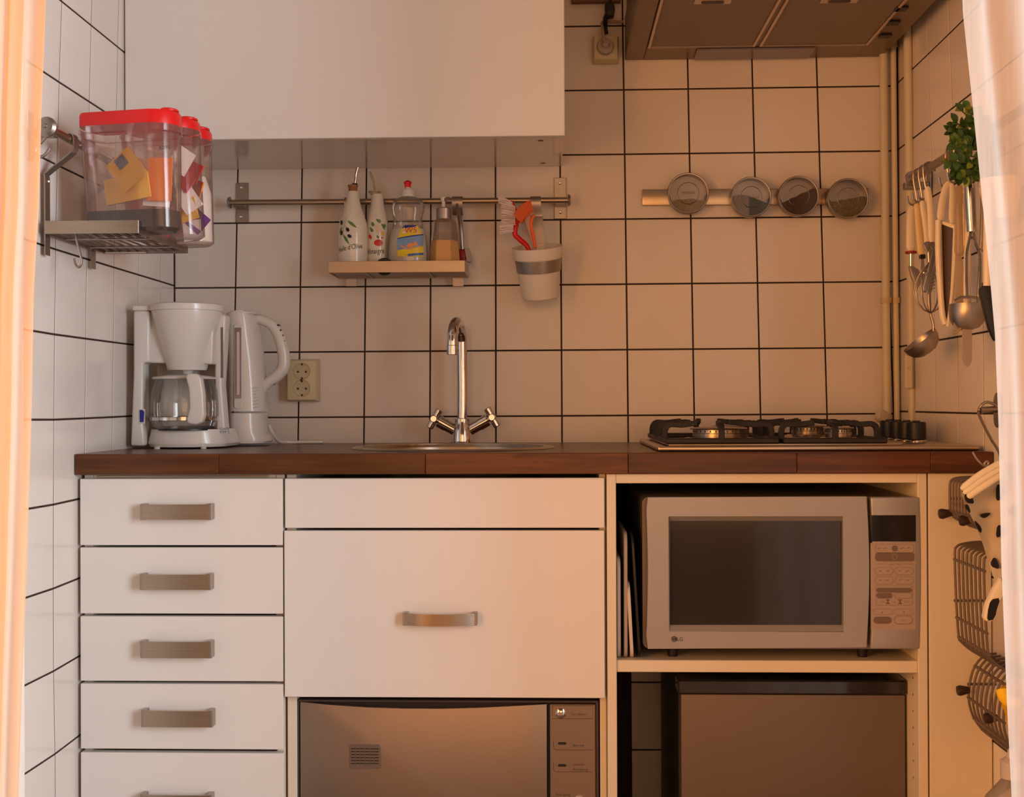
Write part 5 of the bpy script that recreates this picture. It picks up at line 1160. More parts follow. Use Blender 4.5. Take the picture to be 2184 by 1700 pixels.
# hooks
hk = thing('wire_hook', tuple(aY(168, 500, YN+.03)), 'small steel wire hook dangling under the canister rack', 'hook', None)
yh = YN+.03
obj('wire', M().tube(crv([aY(161, 497, yh), aY(164, 515, yh), aY(170, 538, yh), aY(174, 556, yh), aY(172, 566, yh), aY(166, 570, yh), aY(161, 564, yh), aY(158, 551, yh)], 4), .0021, 8), STEELV, hk)
hk2 = thing('wire_hook', tuple(aY(92, 300, la.y+.002)), 'steel wire hook on the near end of the left rail beside the curtain', 'hook', None)
yh = la.y+.012
obj('wire', M().tube(crv([(XRL-.006, yh, zR+.006), (XRL+.002, yh, zR+.0105), (XRL+.0095, yh, zR+.002), aY(98, 292, yh), aY(88, 303, yh), aY(79, 312, yh), aY(76, 325, yh), aY(81, 334, yh), aY(90, 334, yh), aY(98, 328, yh), aY(107, 316, yh)], 4), .0026, 8), STEELV, hk2)

def canister(yc, x0t, x1t, x0b, x1b, ylt, ylb, ybt, label, first=False):
    """yc: mid depth; measured outline; stadium section long across the rack"""
    k = (yc-CAM.y)/FPX
    A = lambda px, py: aY(px, py, yc-.03)
    xa, xb = A(x0t, 300).x, A(x1t, 300).x; xc, xd = A(x0b, 450).x, A(x1b, 450).x
    zl1, zl0 = A(300, ylt).z, A(300, ylb).z; zb_ = zf2+.0022
    hw = .041
    t_ = thing('canister', ((xa+xb)/2, yc, zb_), label, 'canister', 'red-lidded canisters')
    def st(x0, x1, hy, z, n=8):
        r = hy; o = []
        for i in range(n+1): a = -pi/2+pi*i/n; o.append((x1-r*1.0+r*cos(a), yc+hy*sin(a), z))
        for i in range(n+1): a = pi/2+pi*i/n; o.append((x0+r*.45+r*.45*cos(a), yc+hy*sin(a), z))
        return o
    def lo(levels, cap0=True, cap1=True):
        m = M(); V = []; F = []; n = 18
        for l in levels: V += st(*l)
        for l in range(len(levels)-1):
            for i in range(n): F.append([l*n+i, l*n+(i+1) % n, (l+1)*n+(i+1) % n, (l+1)*n+i])
        if cap0: F.append(list(range(n))[::-1])
        if cap1: F.append([(len(levels)-1)*n+i for i in range(n)])
        m.raw(V, F); return m
    L = lambda t: (xc+(xa-xc)*t, xd+(xb-xd)*t, .034+.005*t)
    def at_(t, dz=0, g=0): a, b, h = L(t); return (a-g, b+g, h+g, zb_+(zl0-zb_)*t+dz)
    obj('body', lo([(at_(0)[0]+.008, at_(0)[1]-.008, .027, zb_), at_(0, .006), at_(.3), at_(.6), at_(.93), (at_(.94)[0]-.003, at_(.94)[1]+.003, .041, at_(.94)[3]), (at_(1)[0]-.003, at_(1)[1]+.003, .042, zl0+.001)], True, False), CANM, t_)
    obj('lid', lo([(xa-.001, xb+.001, .040, zl0+.0015), (xa-.001, xb+.001, .041, zl1-.006), (xa+.001, xb-.001, .039, zl1-.001), (xa+.006, xb-.006, .034, zl1)]), RED, t_)
    obj('lid_tab', lo([(xb-.030, xb-.001, .018, zl1+.0003), (xb-.030, xb-.001, .018, zl1+.0035), (xb-.027, xb-.004, .016, zl1+.0055)]), RED, t_)
    t_.rotation_euler.z = radians(-11)
    return t_, at_, lo, st, zb_, yc
CANM = clear('frosted_canister_plastic', (1.0, .93, .90), .875, (.85, .66, .58), .12, .15)
YELP = mat('yellow_paper_packet', (.85, .50, .04), .6); ORP = mat('orange_paper_packet', (.80, .22, .03), .6); WHP = mat('white_paper_sachet', (.80, .74, .70), .6); REP = mat('red_paper_sachet', (.62, .03, .03), .5); PUP = mat('purple_paper_sachet', (.18, .05, .25), .5)
YC1, YC2, YC3 = YN+.060, YN+.150, YN+.240
def slab(m, c, w_, h, ang, th=.003, yaw=0.):
    c = Vector(c); u = Vector((cos(ang)*cos(yaw), cos(ang)*sin(yaw), sin(ang))); v = Vector((-sin(ang), 0, cos(ang))); n = u.cross(v).normalized()*th
    m.raw([c+u*a*w_/2+v*b*h/2+n*s_ for s_ in (-.5, .5) for a, b in ((-1, -1), (1, -1), (1, 1), (-1, 1))], [[0, 1, 2, 3], [7, 6, 5, 4], [0, 4, 5, 1], [1, 5, 6, 2], [2, 6, 7, 3], [3, 7, 4, 0]]); return m
t1, f1, lo1, st1, zb1, _ = canister(YC1, 160, 378, 176, 380, 236, 268, 470, 'nearest red-lidded canister with ground coffee and a yellow packet inside')
q = lambda t, g: (f1(t)[0]+g, f1(t)[1]-g, f1(t)[2]-g, f1(t)[3])
cf = obj('ground_coffee', lo1([(f1(0)[0]+.010, f1(0)[1]-.010, .025, zb1+.0012), (*q(.04, .0025)[:3], q(.04, 0)[3]), q(.20, .0025)]), mat('ground_coffee_brown', (.045, .020, .012), .95, var=.3, scale=200, bump=.4), t1); cf['kind'] = 'stuff'
for nm, px, py, w_, h, an, mm, dy in (('paper_packet', 275, 362, .055, .060, .65, YELP, -.018), ('paper_packet', 272, 402, .085, .045, .15, YELP, -.004), ('paper_packet', 345, 385, .045, .075, -.05, ORP, .004), ('paper_sachet', 335, 430, .050, .020, -.1, WHP, .012)):
    c = aY(px, py, YC1+dy); obj(nm, slab(M(), c, w_, h, an, .004), mm, t1)
c = aY(262, 345, YC1-.0215); obj('packet_label', slab(M(), c, .020, .020, .65, .001), mat('blue_grey_print', (.12, .13, .20), .5), t1)
text('lettering', 'KOFFIE', .0085, INK, t1, lambda x, y: (aY(374, 322, YC1-.03).x+x*.8, YC1-.0415, aY(374, 322, YC1-.03).z+y), 'CENTER')
t2, f2, lo2, st2, zb2, _ = canister(YC2, 250, 417, 262, 430, 254, 277, 487, 'middle red-lidded canister full of red, white and purple tea sachets')
random.seed(11)
for i in range(22):
    mm = (WHP, REP, WHP, PUP, REP, ORP, YELP)[i % 7]; xx = f2(.3)[1]-.016-.020*random.random()-(.05*(i % 3)); zz = zb2+.018+.0060*i*.98
    a_ = random.uniform(-.9, .9); obj('tea_sachet', slab(M(), (xx, YC2+random.uniform(-.016, .016), zz), .036, .028+.018*random.random(), a_, .0022, random.uniform(-.8, .8)), mm, t2)
t3, f3, lo3, st3, zb3, _ = canister(YC3, 300, 442, 305, 449, 275, 298, 503, 'farthest red-lidded canister filled with white flour')
q3 = lambda t, g: (f3(t)[0]+g, f3(t)[1]-g, f3(t)[2]-g, f3(t)[3])
o_ = obj('flour', lo3([(f3(0)[0]+.010, f3(0)[1]-.010, .025, zb3+.0012), (*q3(.04, .0025)[:3], q3(.04, 0)[3]), q3(.5, .0025), (f3(.66)[0]+.02, f3(.66)[1]-.012, .022, f3(.66)[3])]), mat('white_flour', (.80, .77, .70), .9), t3); o_['kind'] = 'stuff'

# ------------------------------------------------------------------ right wall rail and utensils
XU = XR-.060
ga = aX(1946, 382, XU); zG = ga.z+.001
gy1 = -1.10
gr_ = thing('hanging_rail', (XU, (ga.y+gy1)/2, zG), 'steel rail along the right wall hung with white-handled kitchen utensils', 'rail')
obj('rod', M().cyl((XU, ga.y, zG), (XU, gy1, zG), .0080, seg=20), DSTEEL, gr_)
obj('end_cap', M().cyl((XU, ga.y, zG), (XU, ga.y+.007, zG), .0155, .013, 24, .001), DSTEEL, gr_)
for y in (aX(1983, 380, XR-.004).y, -.95):
    br = obj('bracket', M().box(XR-.007, XR-.0034, y-.013, y+.013, zG-.052, zG+.045, .001), DSTEEL, gr_)
    obj('bracket_arm', M().box(XU+.003, XR-.0072, y-.010, y+.010, zG-.010, zG+.004, .001), DSTEEL, br)
WH = mat('ivory_utensil_handle', (.78, .68, .52), .35, var=.02); YH = mat('yellowed_utensil_handle', (.74, .56, .30), .35)
def hook(y, dx=0., drop=.055, lab=''):
    h = thing('rail_hook', (XU, y, zG), lab, 'hook', 'steel hooks on the right wall rail')
    x0 = XU
    obj('wire', M().tube(crv([(x0+.0105, y, zG-.006), (x0+.0095, y, zG+.007), (x0, y, zG+.0115), (x0-.0105, y, zG+.005), (x0-.0115, y, zG-.012), (x0-.006+dx, y, zG-drop+.010), (x0-.006+dx, y, zG-drop), (x0-.013+dx, y, zG-drop-.006), (x0-.021+dx, y, zG-drop-.001), (x0-.024+dx, y, zG-drop+.012)], 4), .0019, 8), STEELV, h)
hooks = ['farthest steel hook on the right wall rail, by its end cap', 'second steel hook from the far end of the right wall rail', 'third steel hook from the far end of the right wall rail', 'steel hook above the box grater on the right wall rail', 'steel hook behind the potted plant on the right wall rail']
def Yof(px): return aX(px, 420, XU-.013).y
ys = [Yof(1947), Yof(1958), Yof(1968), Yof(2016), Yof(2034)]
for y, l in zip(ys, hooks): hook(y, lab=l)
def uten(name, px, label, cat='utensil'):
    y = aX(px, 450, XU-.012).y
    return thing(name, tuple(aY(px, 520, y)), label, cat, 'utensils on the right wall rail'), (lambda x, yy, d=0: aY(x, yy, y+d)), y
def grip(pts, w0, w1, mm, par, Y, name='handle', flat=.6):
    """flattened tapering handle along measured points"""
    s = crv(pts, 5); n = len(s); V = []; F = []; seg = 12
    for i, q_ in enumerate(s):
        t = i/(n-1); r = (w0+(w1-w0)*t)/2*(1 if 0 < i < n-1 else .6); tt = (s[min(i+1, n-1)]-s[max(i-1, 0)]).normalized(); u = tt.cross(Vector((0, 1, 0))).normalized(); v = Vector((0, 1, 0))
        for k_ in range(seg): a = 2*pi*k_/seg; V.append(q_+u*r*cos(a)+v*r*flat*sin(a))
    for i in range(n-1):
        for k_ in range(seg): F.append([i*seg+k_, i*seg+(k_+1) % seg, (i+1)*seg+(k_+1) % seg, (i+1)*seg+k_])
    F += [list(range(seg))[::-1], [(n-1)*seg+k_ for k_ in range(seg)]]
    m = M(); m.raw(V, F); return obj(name, m, mm, par)
# 1 bottle-opener
t, q, y = uten('bottle_opener', 1943, 'steel opener on an ivory handle with a red ring, nearest the corner pipes')
grip([q(1949, 440), q(1943, 452), q(1942, 490), q(1943, 536)], .012, .020, WH, t, y)
obj('ring', M().cyl(q(1943, 536), q(1943, 541), .0115, seg=20, c=.001), DRED, t)
obj('shaft', M().cyl(q(1943, 541), q(1943, 568), .0042, seg=12), CHROME, t)
obj('opener_head', M().prism([q(x, yy, -.004) for x, yy in ((1939, 566), (1946, 566), (1960, 575), (1967, 588), (1965, 604), (1958, 616), (1951, 627), (1951, 604), (1944, 588))], (0, .012, 0)).bevel(.002, 2), STEELV, t)
# 2 yellowed handle knife/server
t, q, y = uten('palette_knife', 1963, 'flat steel knife on a yellowed handle with black collar, second utensil from the corner')
grip([q(1955, 434), q(1957, 450), q(1961, 495), q(1966, 544)], .011, .016, YH, t, y)
obj('collar', M().box(q(1961, 545).x, q(1973, 545).x, y-.005, y+.005, q(1966, 552).z, q(1966, 543).z, .001), BLACK, t)
obj('blade', M().prism([q(x, yy) for x, yy in ((1964, 551), (1971, 551), (1973, 585), (1969, 607), (1963, 590))], (0, .0022, 0)).bevel(.0005, 1), STEELV, t)
# 3 whisk
t, q, y = uten('whisk', 1981, 'balloon whisk of thin looped wires hanging between the ladle and the grater')
grip([q(1967, 428), q(1969, 445), q(1975, 480), q(1980, 528)], .010, .014, WH, t, y)
obj('ferrule', M().cyl(q(1980, 527), q(1982, 560), .005, .0045, seg=12), STEELV, t)
c_ = q(1983, 600); kx_ = (y-CAM.y)/FPX
for i in range(6):
    a = pi*i/6+.2; wv = Vector((cos(a), sin(a), 0)); pts_ = []
    top_ = q(1982, 560); bot = q(1985, 668)
    for s_ in range(17):
        u = s_/16*2*pi; ph = s_/16
        zz = bot.z+(top_.z-bot.z)*abs(2*ph-1)**1.25; rad = .028*sin(pi*min(1, (1-abs(2*ph-1))*1.0+.0)*.5)**.8 if True else 0
        sg = 1 if ph < .5 else -1; rr_ = .029*(sin(pi*abs(2*ph-1))**.75) if abs(2*ph-1) < 1 else 0
        xc_ = bot.x+(top_.x-bot.x)*abs(2*ph-1); pts_.append(Vector((xc_, y, zz))+wv*rr_*sg)
    obj('wire_loop', M().tube(pts_, .0010, 6), STEELV, t)
# 4 soup ladle
t, q, y = uten('soup_ladle', 1990, 'deep steel soup ladle, its bowl hanging lowest in front of the corner pipes')
y = y+.042; q = lambda x, yy, d=0, y=y: aY(x, yy, y+d)
grip([q(1977, 402), q(1979, 420), q(1984, 460), q(1989, 515)], .012, .016, WH, t, y)
obj('shaft', M().tube(crv([q(1988, 514), q(1985, 560), q(1980, 620), q(1983, 662), q(1990, 690), q(1991, 706)], 5), .0028, 8), STEELV, t)
bc = q(1961, 726); dirv = (q(1928, 750)-q(1991, 700)).normalized(); nrm = Vector((dirv.z, 0, -dirv.x)); nrm = -nrm if nrm.z > 0 else nrm
Rl = (q(1928, 750)-q(1991, 700)).length/2
obj('bowl', M().lathe([(Rl, 0), (Rl*.97, Rl*.28), (Rl*.82, Rl*.58), (Rl*.5, Rl*.80), (0, Rl*.88), (0, Rl*.85), (Rl*.48, Rl*.77), (Rl*.79, Rl*.56), (Rl*.94, Rl*.27), (Rl*.975, 0)], (bc.x, y, q(1960, 725).z), nrm, 36), STEELV, t)
# 5 peeler
t, q, y = uten('vegetable_peeler', 1990, 'folded dark steel peeler blades hanging left of the grater')
y2 = y-.035; q = lambda x, yy, d=0: aY(x, yy, y2+d)
grip([q(1978, 398), q(1982, 420), q(1986, 470), q(1988, 516)], .010, .014, WH, t, y2)
obj('head_plate', M().prism([q(x, yy) for x, yy in ((1969, 521), (1975, 515), (1992, 515), (1997, 520), (1991, 534), (1984, 526), (1979, 540))], (0, .006, 0)).bevel(.001, 1), STEELV, t)
obj('blade', M().prism([q(x, yy, -.003) for x, yy in ((1990, 530), (1996, 528), (1998, 540), (1984, 600), (1976, 625), (1970, 622), (1969, 612), (1978, 580))], (0, .006, 0)).bevel(.0015, 1), DSTEEL, t)
obj('blade', M().prism([q(x, yy, .006) for x, yy in ((1997, 540), (2001, 545), (1996, 580), (1988, 622), (1980, 628), (1977, 622), (1986, 590))], (0, .004, 0)).bevel(.001, 1), STEELV, t)
obj('hinge_screw', M().ball(q(1971, 582, -.004), .003, 10), CHROME, t)
m = M()
for i in range(7): m.tube([q(1985+2*(i % 2), 575+i*7, .004), q(1995, 572+i*7, .004)], .0009, 5)
g = obj('spring_coil', m, STEELV, t); g['kind'] = 'stuff'
# 6 flat grater with white frame
t, q, y = uten('flat_grater', 2018, 'ivory-framed flat grater with slotted steel blade, the longest utensil in the middle', 'grater')
grip([q(2030, 388), q(2018, 398), q(2010, 430), q(2006, 470)], .010, .015, WH, t, y, 'handle', .5)
grip([aY(2030, 390, y-.02), aY(2031, 420, y-.02), aY(2030, 476, y-.02)], .008, .012, WH, t, y, 'handle', .5)
yb_ = y
def GF(x, yy, u=0.): return aY(x, yy, yb_+u)
# frame is a plate turned towards the room, leaning in depth
fl_ = [(1998, 468, 0), (2040, 480, -.02), (2036, 560, -.02), (2030, 640, -.02), (2022, 698, -.012), (2012, 690, -.004), (2006, 640, 0), (2001, 560, 0)]
outer = [GF(x, yy, u) for x, yy, u in fl_]
cen = sum(outer, Vector())/8; 
inner_ = [GF(x, yy, u) for x, yy, u in ((2009, 478, -.003), (2034, 487, -.018), (2031, 560, -.018), (2027, 640, -.018), (2021, 690, -.011), (2018, 682, -.006), (2014, 640, -.003), (2011, 560, -.003))]
m = M(); th = Vector((0, .008, 0))
m.raw(outer+inner_+[p+th for p in outer]+[p+th for p in inner_], [[i, (i+1) % 8, 8+(i+1) % 8, 8+i] for i in range(8)]+[[16+i, 24+i, 24+(i+1) % 8, 16+(i+1) % 8] for i in range(8)]+[[i, 16+i, 16+(i+1) % 8, (i+1) % 8] for i in range(8)]+[[8+i, 8+(i+1) % 8, 24+(i+1) % 8, 24+i] for i in range(8)])
obj('frame', m.bevel(.0012, 2), WH, t)
obj('side_rim', M().tube(crv([GF(2001, 470, -.005), GF(2001, 540, -.005), GF(2005, 610, -.005), GF(2010, 670, -.006), GF(2016, 692, -.008)], 5), .0055, 10), WH, t)
obj('side_rim', M().tube(crv([GF(2038, 482, -.024), GF(2035, 560, -.024), GF(2029, 640, -.024), GF(2022, 694, -.016)], 5), .0032, 8), WH, t)
m = M(); m.prism([p+Vector((0, .003, 0)) for p in inner_], (0, .0014, 0)); bl = obj('blade', m, mat('dark_grater_steel', (.16, .11, .08), .4, .8), t)
m = M()
for i in range(12):
    f_ = i/11; yy = 492+188*f_; xl_ = 2012+8*f_; xr_ = 2033-9*f_
    a = GF(xl_, yy, .0); b = GF(xr_, yy+4, -.014)
    m.tube([a+Vector((0, -.001, 0)), b], .0011, 5)
    m.ball(GF(xl_+2, yy+7, -.001), .0018, 6)
g = obj('grating_slot', m, STEELV, bl); g['kind'] = 'stuff'
# 7 clear-handled skimmer and ladle cluster
TRH = clear('cloudy_handle_plastic', (.95, .85, .7), .45, (.75, .58, .40), .12, .3)
t, q, y = uten('spaghetti_server', 2050, 'pale translucent plastic server hanging just right of the grater')
grip([q(2046, 395), q(2045, 440), q(2046, 500), q(2046, 545)], .014, .018, TRH, t, y, 'handle', .5)
obj('spoon', M().prism([q(x, yy) for x, yy in ((2040, 540), (2050, 540), (2060, 600), (2064, 650), (2058, 690), (2044, 706), (2034, 706), (2036, 640))], (0, .004, 0)).bevel(.001, 1), TRH, t)
obj('spoon_rim', M().tube(crv([q(2061, 640, -.002), q(2062, 665, -.002), q(2055, 690, -.002), q(2043, 706, -.002), q(2034, 712, -.002)], 4), .0026, 8), TRH, t)
# 8 potato masher with bright steel handle
t, q, y = uten('potato_masher', 2070, 'bright steel potato masher with tubular handle below the potted plant')
obj('handle', M().tube([q(2068, 385), q(2069, 420), q(2071, 460), q(2073, 494)], [.0085, .0088, .0088, .0088], 18), CHROME, t)
obj('shaft', M().tube(crv([q(2073, 494), q(2068, 515), q(2063, 545), q(2063, 590), q(2064, 632)], 5), .0036, 8), CHROME, t)
obj('shaft', M().tube(crv([q(2073, 494), q(2081, 515), q(2091, 545), q(2092, 580), q(2092, 632)], 5), .0036, 8), CHROME, t)
ma_ = M(); zz = [(2035, 640), (2044, 636), (2053, 634), (2064, 632), (2092, 634), (2100, 640)]
for i in range(4):
    d_ = -.03+.02*i; ma_.tube(crv([q(2036+3*i, 641-1.5*i, d_), q(2050+2*i, 634, d_), q(2075, 634, d_), q(2098, 639, d_)], 4), .0022, 6)
ma_.tube([q(2064, 633, -.03), q(2064, 633, .03)], .0022, 6); ma_.tube([q(2092, 635, -.03), q(2092, 635, .03)], .0022, 6)
obj('mashing_grid', ma_, STEELV, t)
# 9 sieve/cup behind
t, q, y = uten('steel_scoop', 2078, 'small steel scoop bowl hanging behind the masher, over the grey palette blade')
y3 = y+.075; c_ = aY(2068, 648, y3); R3 = .034
obj('bowl', M().lathe([(R3, 0), (R3*1.0, -.012), (R3*.9, -.028), (R3*.62, -.042), (0, -.050), (0, -.048), (R3*.6, -.040), (R3*.87, -.026), (R3*.97, -.012), (R3*.97, 0)], c_, (.12, 0, 1), 32), DSTEEL, t)
obj('shaft', M().tube(crv([aY(2095, 395, y3), aY(2093, 500, y3), aY(2088, 600, y3), aY(2086, 640, y3), aY(2090, 652, y3)], 4), .0030, 8), STEELV, t)
# 10 grey flexible palette
t, q, y = uten('grey_spatula', 2063, 'grey round-ended plastic spatula hanging lowest on the right wall')
y4 = y+.03; c0_ = [aY(x, yy, y4) for x, yy in ((2053, 690), (2073, 690), (2073.5, 735), (2073, 768), (2070, 777), (2063, 783), (2056, 777), (2052.5, 768), (2052, 735))]
obj('blade', M().prism(c0_, (0, .0022, 0)).bevel(.0006, 1), mat('grey_blue_plastic', (.34, .29, .27), .4), t)
obj('handle', M().tube([aY(2070, 395, y4), aY(2064, 520, y4), aY(2062, 600, y4), aY(2063, 692, y4)], [.005, .006, .006, .007], 10), WH, t)
# 11 black spatula
t, q, y = uten('black_turner', 2106, 'black nylon turner hanging beside the right curtain, nearest of the utensils')
obj('handle', M().tube([q(2110, 395), q(2108, 460), q(2106, 540), q(2105, 610)], [.007, .008, .007, .006], 12), WH, t)
obj('blade', M().prism([q(x, yy) for x, yy in ((2098, 602), (2108, 600), (2114, 606), (2118, 640), (2122, 690), (2125, 728), (2121, 724), (2110, 700), (2101, 665), (2091, 622), (2092, 614), (2098, 610))], (0, .012, 0)).bevel(.0025, 2), BLACK, t)

# potted plant hanging on the rail
YPl = aX(2085, 330, XU-.02).y
plt = thing('potted_fern', tuple(aY(2085, 390, YPl)), 'small green leafy artificial plant in a white pot hanging at the right curtain', 'plant')
pp = aY(2134, 398, YPl)
obj('pot', M().lathe([(0, -.055), (.024, -.055), (.034, .0), (.036, .001), (.036, .012), (.033, .012), (.032, .0), (0, -.004)], pp+Vector((0, 0, 0)), (0, 0, 1), 28), WH, plt)
obj('pot_hanger', M().tube(crv([(pp.x, YPl, pp.z+.010), (XU-.012, YPl, zG-.02), (XU-.011, YPl, zG+.004), (XU, YPl, zG+.0115), (XU+.010, YPl, zG+.002)], 4), .0022, 8), STEELV, plt)
LG1 = mat('dark_green_leaf', (.040, .105, .018), .4, var=.25, objvar=.25); LG2 = mat('yellow_green_leaf', (.20, .26, .02), .45, var=.2)
random.seed(5)
tips = [(2040, 262), (2053, 238), (2068, 232), (2078, 245), (2036, 272), (2028, 284), (2046, 295), (2034, 305), (2028, 345), (2034, 360), (2050, 382), (2024, 350), (2044, 378), (2062, 375), (2075, 372), (2070, 262), (2066, 290), (2085, 270), (2094, 290), (2090, 320), (2092, 350), (2058, 330), (2100, 262), (2110, 300), (2108, 340)]
nleaf = 0; m0 = M()
rootp = pp+Vector((0, 0, .008))
leaves = []
for (x, yy) in tips:
    d_ = random.uniform(-.03, .03); e_ = aY(x, yy, YPl+d_); mid = (rootp+e_)/2+Vector((0, random.uniform(-.01, .01), .02 if yy < 330 else .012)); s = crv([rootp, mid, e_], 6)
    m0.tube(s, [.0012]*len(s), 5)
    for j in range(4, len(s)):
        if j % 1 == 0:
            tt = (s[j]-s[j-1]).normalized()
            for sd in (-1, 1):
                leaves.append((s[j], tt, sd, random.uniform(.75, 1.2)))
    leaves.append((s[-1], (s[-1]-s[-2]).normalized(), 0, 1.1))
o_ = obj('stems', m0, mat('green_stem', (.05, .08, .02), .6), plt); o_['kind'] = 'stuff'
def leafmesh():
    m = M(); n = 5; L_ = .017; V = []
    for i in range(n+1):
        t_ = i/n; w_ = .0058*sin(pi*min(1, t_*.92+.06))**.75; z_ = .002*sin(pi*t_)
        V += [(L_*t_, w_, z_+.0012), (L_*t_, 0, z_), (L_*t_, -w_, z_+.0012)]
    m.raw(V, [[i*3+j, i*3+j+1, (i+1)*3+j+1, (i+1)*3+j] for i in range(n) for j in range(2)])
    me = bpy.data.meshes.new('leaf'); m.b.to_mesh(me); m.b.free(); me.polygons.foreach_set('use_smooth', [True]*len(me.polygons)); return me
lm1 = leafmesh(); lm1.materials.append(LG1); lm2 = leafmesh(); lm2.materials.append(LG2)
random.shuffle(leaves)
for i, (p, tt, sd, sc_l) in enumerate(leaves[:285]):
    side = tt.cross(Vector((random.uniform(-.6, .6), -1, random.uniform(-.5, .5)))).normalized()*sd
    dv = (tt*.6+side*1.0+Vector((random.uniform(-.3, .3), random.uniform(-.4, .2), random.uniform(-.2, .3)))).normalized()
    zv = Vector((random.uniform(-.7, .7), -1, random.uniform(-.4, .8))); yv = zv.cross(dv).normalized(); zv = dv.cross(yv)
    R3x = Matrix((dv, yv, zv)).transposed().to_4x4()
    o = bpy.data.objects.new('leaf', lm2 if random.random() < .13 else lm1); COL.objects.link(o); o.parent = plt
    o.matrix_local = Matrix.Translation(p-plt.location) @ R3x @ Matrix.Scale(sc_l, 4)

YM = -.865
# ------------------------------------------------------------------ right wall: coat hook, wire hook, oven cloth
YHk = aX(2122, 880, XR-.01).y
Xw = XR
hk = thing('wall_hook', (Xw, YHk, aY(2115, 880, YHk).z), 'dark metal wall hook with a long peg beside the right curtain', 'hook')
c_ = aY(2122, 875, YHk); zc_ = c_.z
obj('back_plate', M().prism([(Xw-.0034, YHk+y_, zc_+z_) for y_, z_ in rrect(.030, .062, .0149, 8)], (-.004, 0, 0)).bevel(.001, 1), DSTEEL, hk)
obj('peg', M().tube([(Xw-.006, YHk, zc_+.002), (Xw-.03, YHk-.002, zc_+.001), (aY(2088, 872, YHk).x, YHk-.004, zc_)], [.006, .0055, .0065], 12), DSTEEL, hk)
hk3 = thing('wire_hanger_hook', (aY(2110, 900, YHk-.02).x, YHk-.02, aY(2110, 900, YHk-.02).z), 'bent steel wire hanger hooked over the wall peg by the right curtain', 'hanger')
yy_ = YHk-.006
def hw(x, y_, i): return aY(x, y_, yy_+(YM-.01-yy_)*max(0, i-4)/5)
obj('wire', M().tube(crv([hw(x, y_, i) for i, (x, y_) in enumerate(((2128, 868), (2118, 861), (2104, 858), (2092, 866), (2087, 880), (2094, 898), (2104, 918), (2116, 940), (2130, 962), (2138, 985)))], 5), .0026, 8), STEELV, hk3)
obj('wire_end', M().tube(crv([aY(x, y_, YM-.005) for x, y_ in ((2074, 964), (2082, 978), (2093, 990), (2102, 995), (2108, 988), (2104, 984), (2100, 990), (2112, 996), (2130, 992), (2138, 985))], 5), .0018, 8), STEELV, hk3)
# cow-spotted oven cloth
YM = -.865
def CWf(x, y_, d=0): return aY(x, y_, YM+d)
cowm = mat('cream_quilted_cotton', (.80, .72, .56), .85, var=.04, bump=.2, scale=40)
tw_ = thing('oven_cloth', tuple(CWf(2120, 1000)), 'cream quilted oven cloth with black cow spots draped at the right wall', 'cloth')
left = [(985, 2140), (1010, 2103), (1030, 2070), (1046, 2047), (1070, 2056), (1095, 2068), (1125, 2083), (1160, 2096), (1200, 2108), (1240, 2122), (1262, 2130)]
g = []
for i in range(25):
    yy = 985+277*i/24
    for a, b in zip(left, left[1:]):
        if a[0] <= yy <= b[0]+.01: xl_ = a[1]+(b[1]-a[1])*(yy-a[0])/(b[0]-a[0])
    row = []
    for j in range(13):
        t_ = j/12; x = xl_+(2185-xl_)*t_; row.append(CWf(x, yy, -.012*sin(t_*7+i*.25)-.006*cos(i*.8)+.01*t_))
    g.append(row)
m = M(); m.sheet(g); bmesh.ops.solidify(m.b, geom=m.b.faces[:], thickness=.006)
obj('quilted_panel', m, cowm, tw_)
def spotz(x, y_):
    return CWf(x, y_, -.030)
# fold strips along the upper edge
for off in (0, 12, 26):
    obj('fold', M().tube(crv([CWf(2050+off*.4, 1044+off*.7, -.016), CWf(2090+off*.3, 1013+off*.9, -.02), CWf(2140, 984+off, -.018)], 5), [.003]+[.0055]*9+[.004], 10), cowm, tw_)
BLK = mat('black_printed_spot', (.008, .007, .008), .8)
def spot(cx_, cy_, rx, ry, rot):
    pts = []
    i0 = max(0, min(24, (cy_-985)/277*24)); d0 = []
    for i in range(14):
        a = 2*pi*i/14; w_ = 1+.14*sin(3*a+cx_); x = rx*cos(a)*w_; z_ = ry*sin(a)*w_; pts.append((cx_+x*cos(rot)-z_*sin(rot), cy_+x*sin(rot)+z_*cos(rot)))
    def dep(x, yy):
        i_ = (yy-985)/277*24
        for a, b in zip(left, left[1:]):
            if a[0] <= yy <= b[0]+.01: xl_ = a[1]+(b[1]-a[1])*(yy-a[0])/(b[0]-a[0]); break
        else: xl_ = 2100
        t_ = max(0, (x-xl_)/(2185-xl_)); return -.012*sin(t_*7+i_*.25)-.006*cos(i_*.8)+.01*t_
    d_ = min(dep(*p) for p in pts)-.008
    m = M(); m.raw([CWf(*p, dep(*p)-.0075) for p in pts]+[CWf(cx_, cy_, dep(cx_, cy_)-.0085)], [[i, (i+1) % 14, 14] for i in range(14)]); obj('black_spot', m, BLK, tw_)
for s_ in ((2066, 1062, 8, 15, -.5), (2058, 1048, 6, 5, 0), (2064, 1084, 4, 10, -.5), (2101, 1033, 6, 3, .2), (2101, 1099, 11, 5, -.25), (2132, 1050, 9, 17, .1), (2132, 1133, 8, 13, .2), (2122, 1202, 8, 12, -.4), (2087, 1124, 4, 14, -.5), (2078, 1035, 5, 3, -.5), (2160, 1090, 9, 12, 0), (2098, 1016, 6, 3, -.4)): spot(*s_)
m = M(); low = [(2136, 1232), (2120, 1258), (2106, 1288), (2099, 1318), (2104, 1326), (2116, 1328), (2124, 1314), (2134, 1285), (2146, 1262)]
m.prism([CWf(x, y_, -.02) for x, y_ in low], (0, .016, 0)).bevel(.005, 3); obj('lower_corner', m, cowm, tw_)
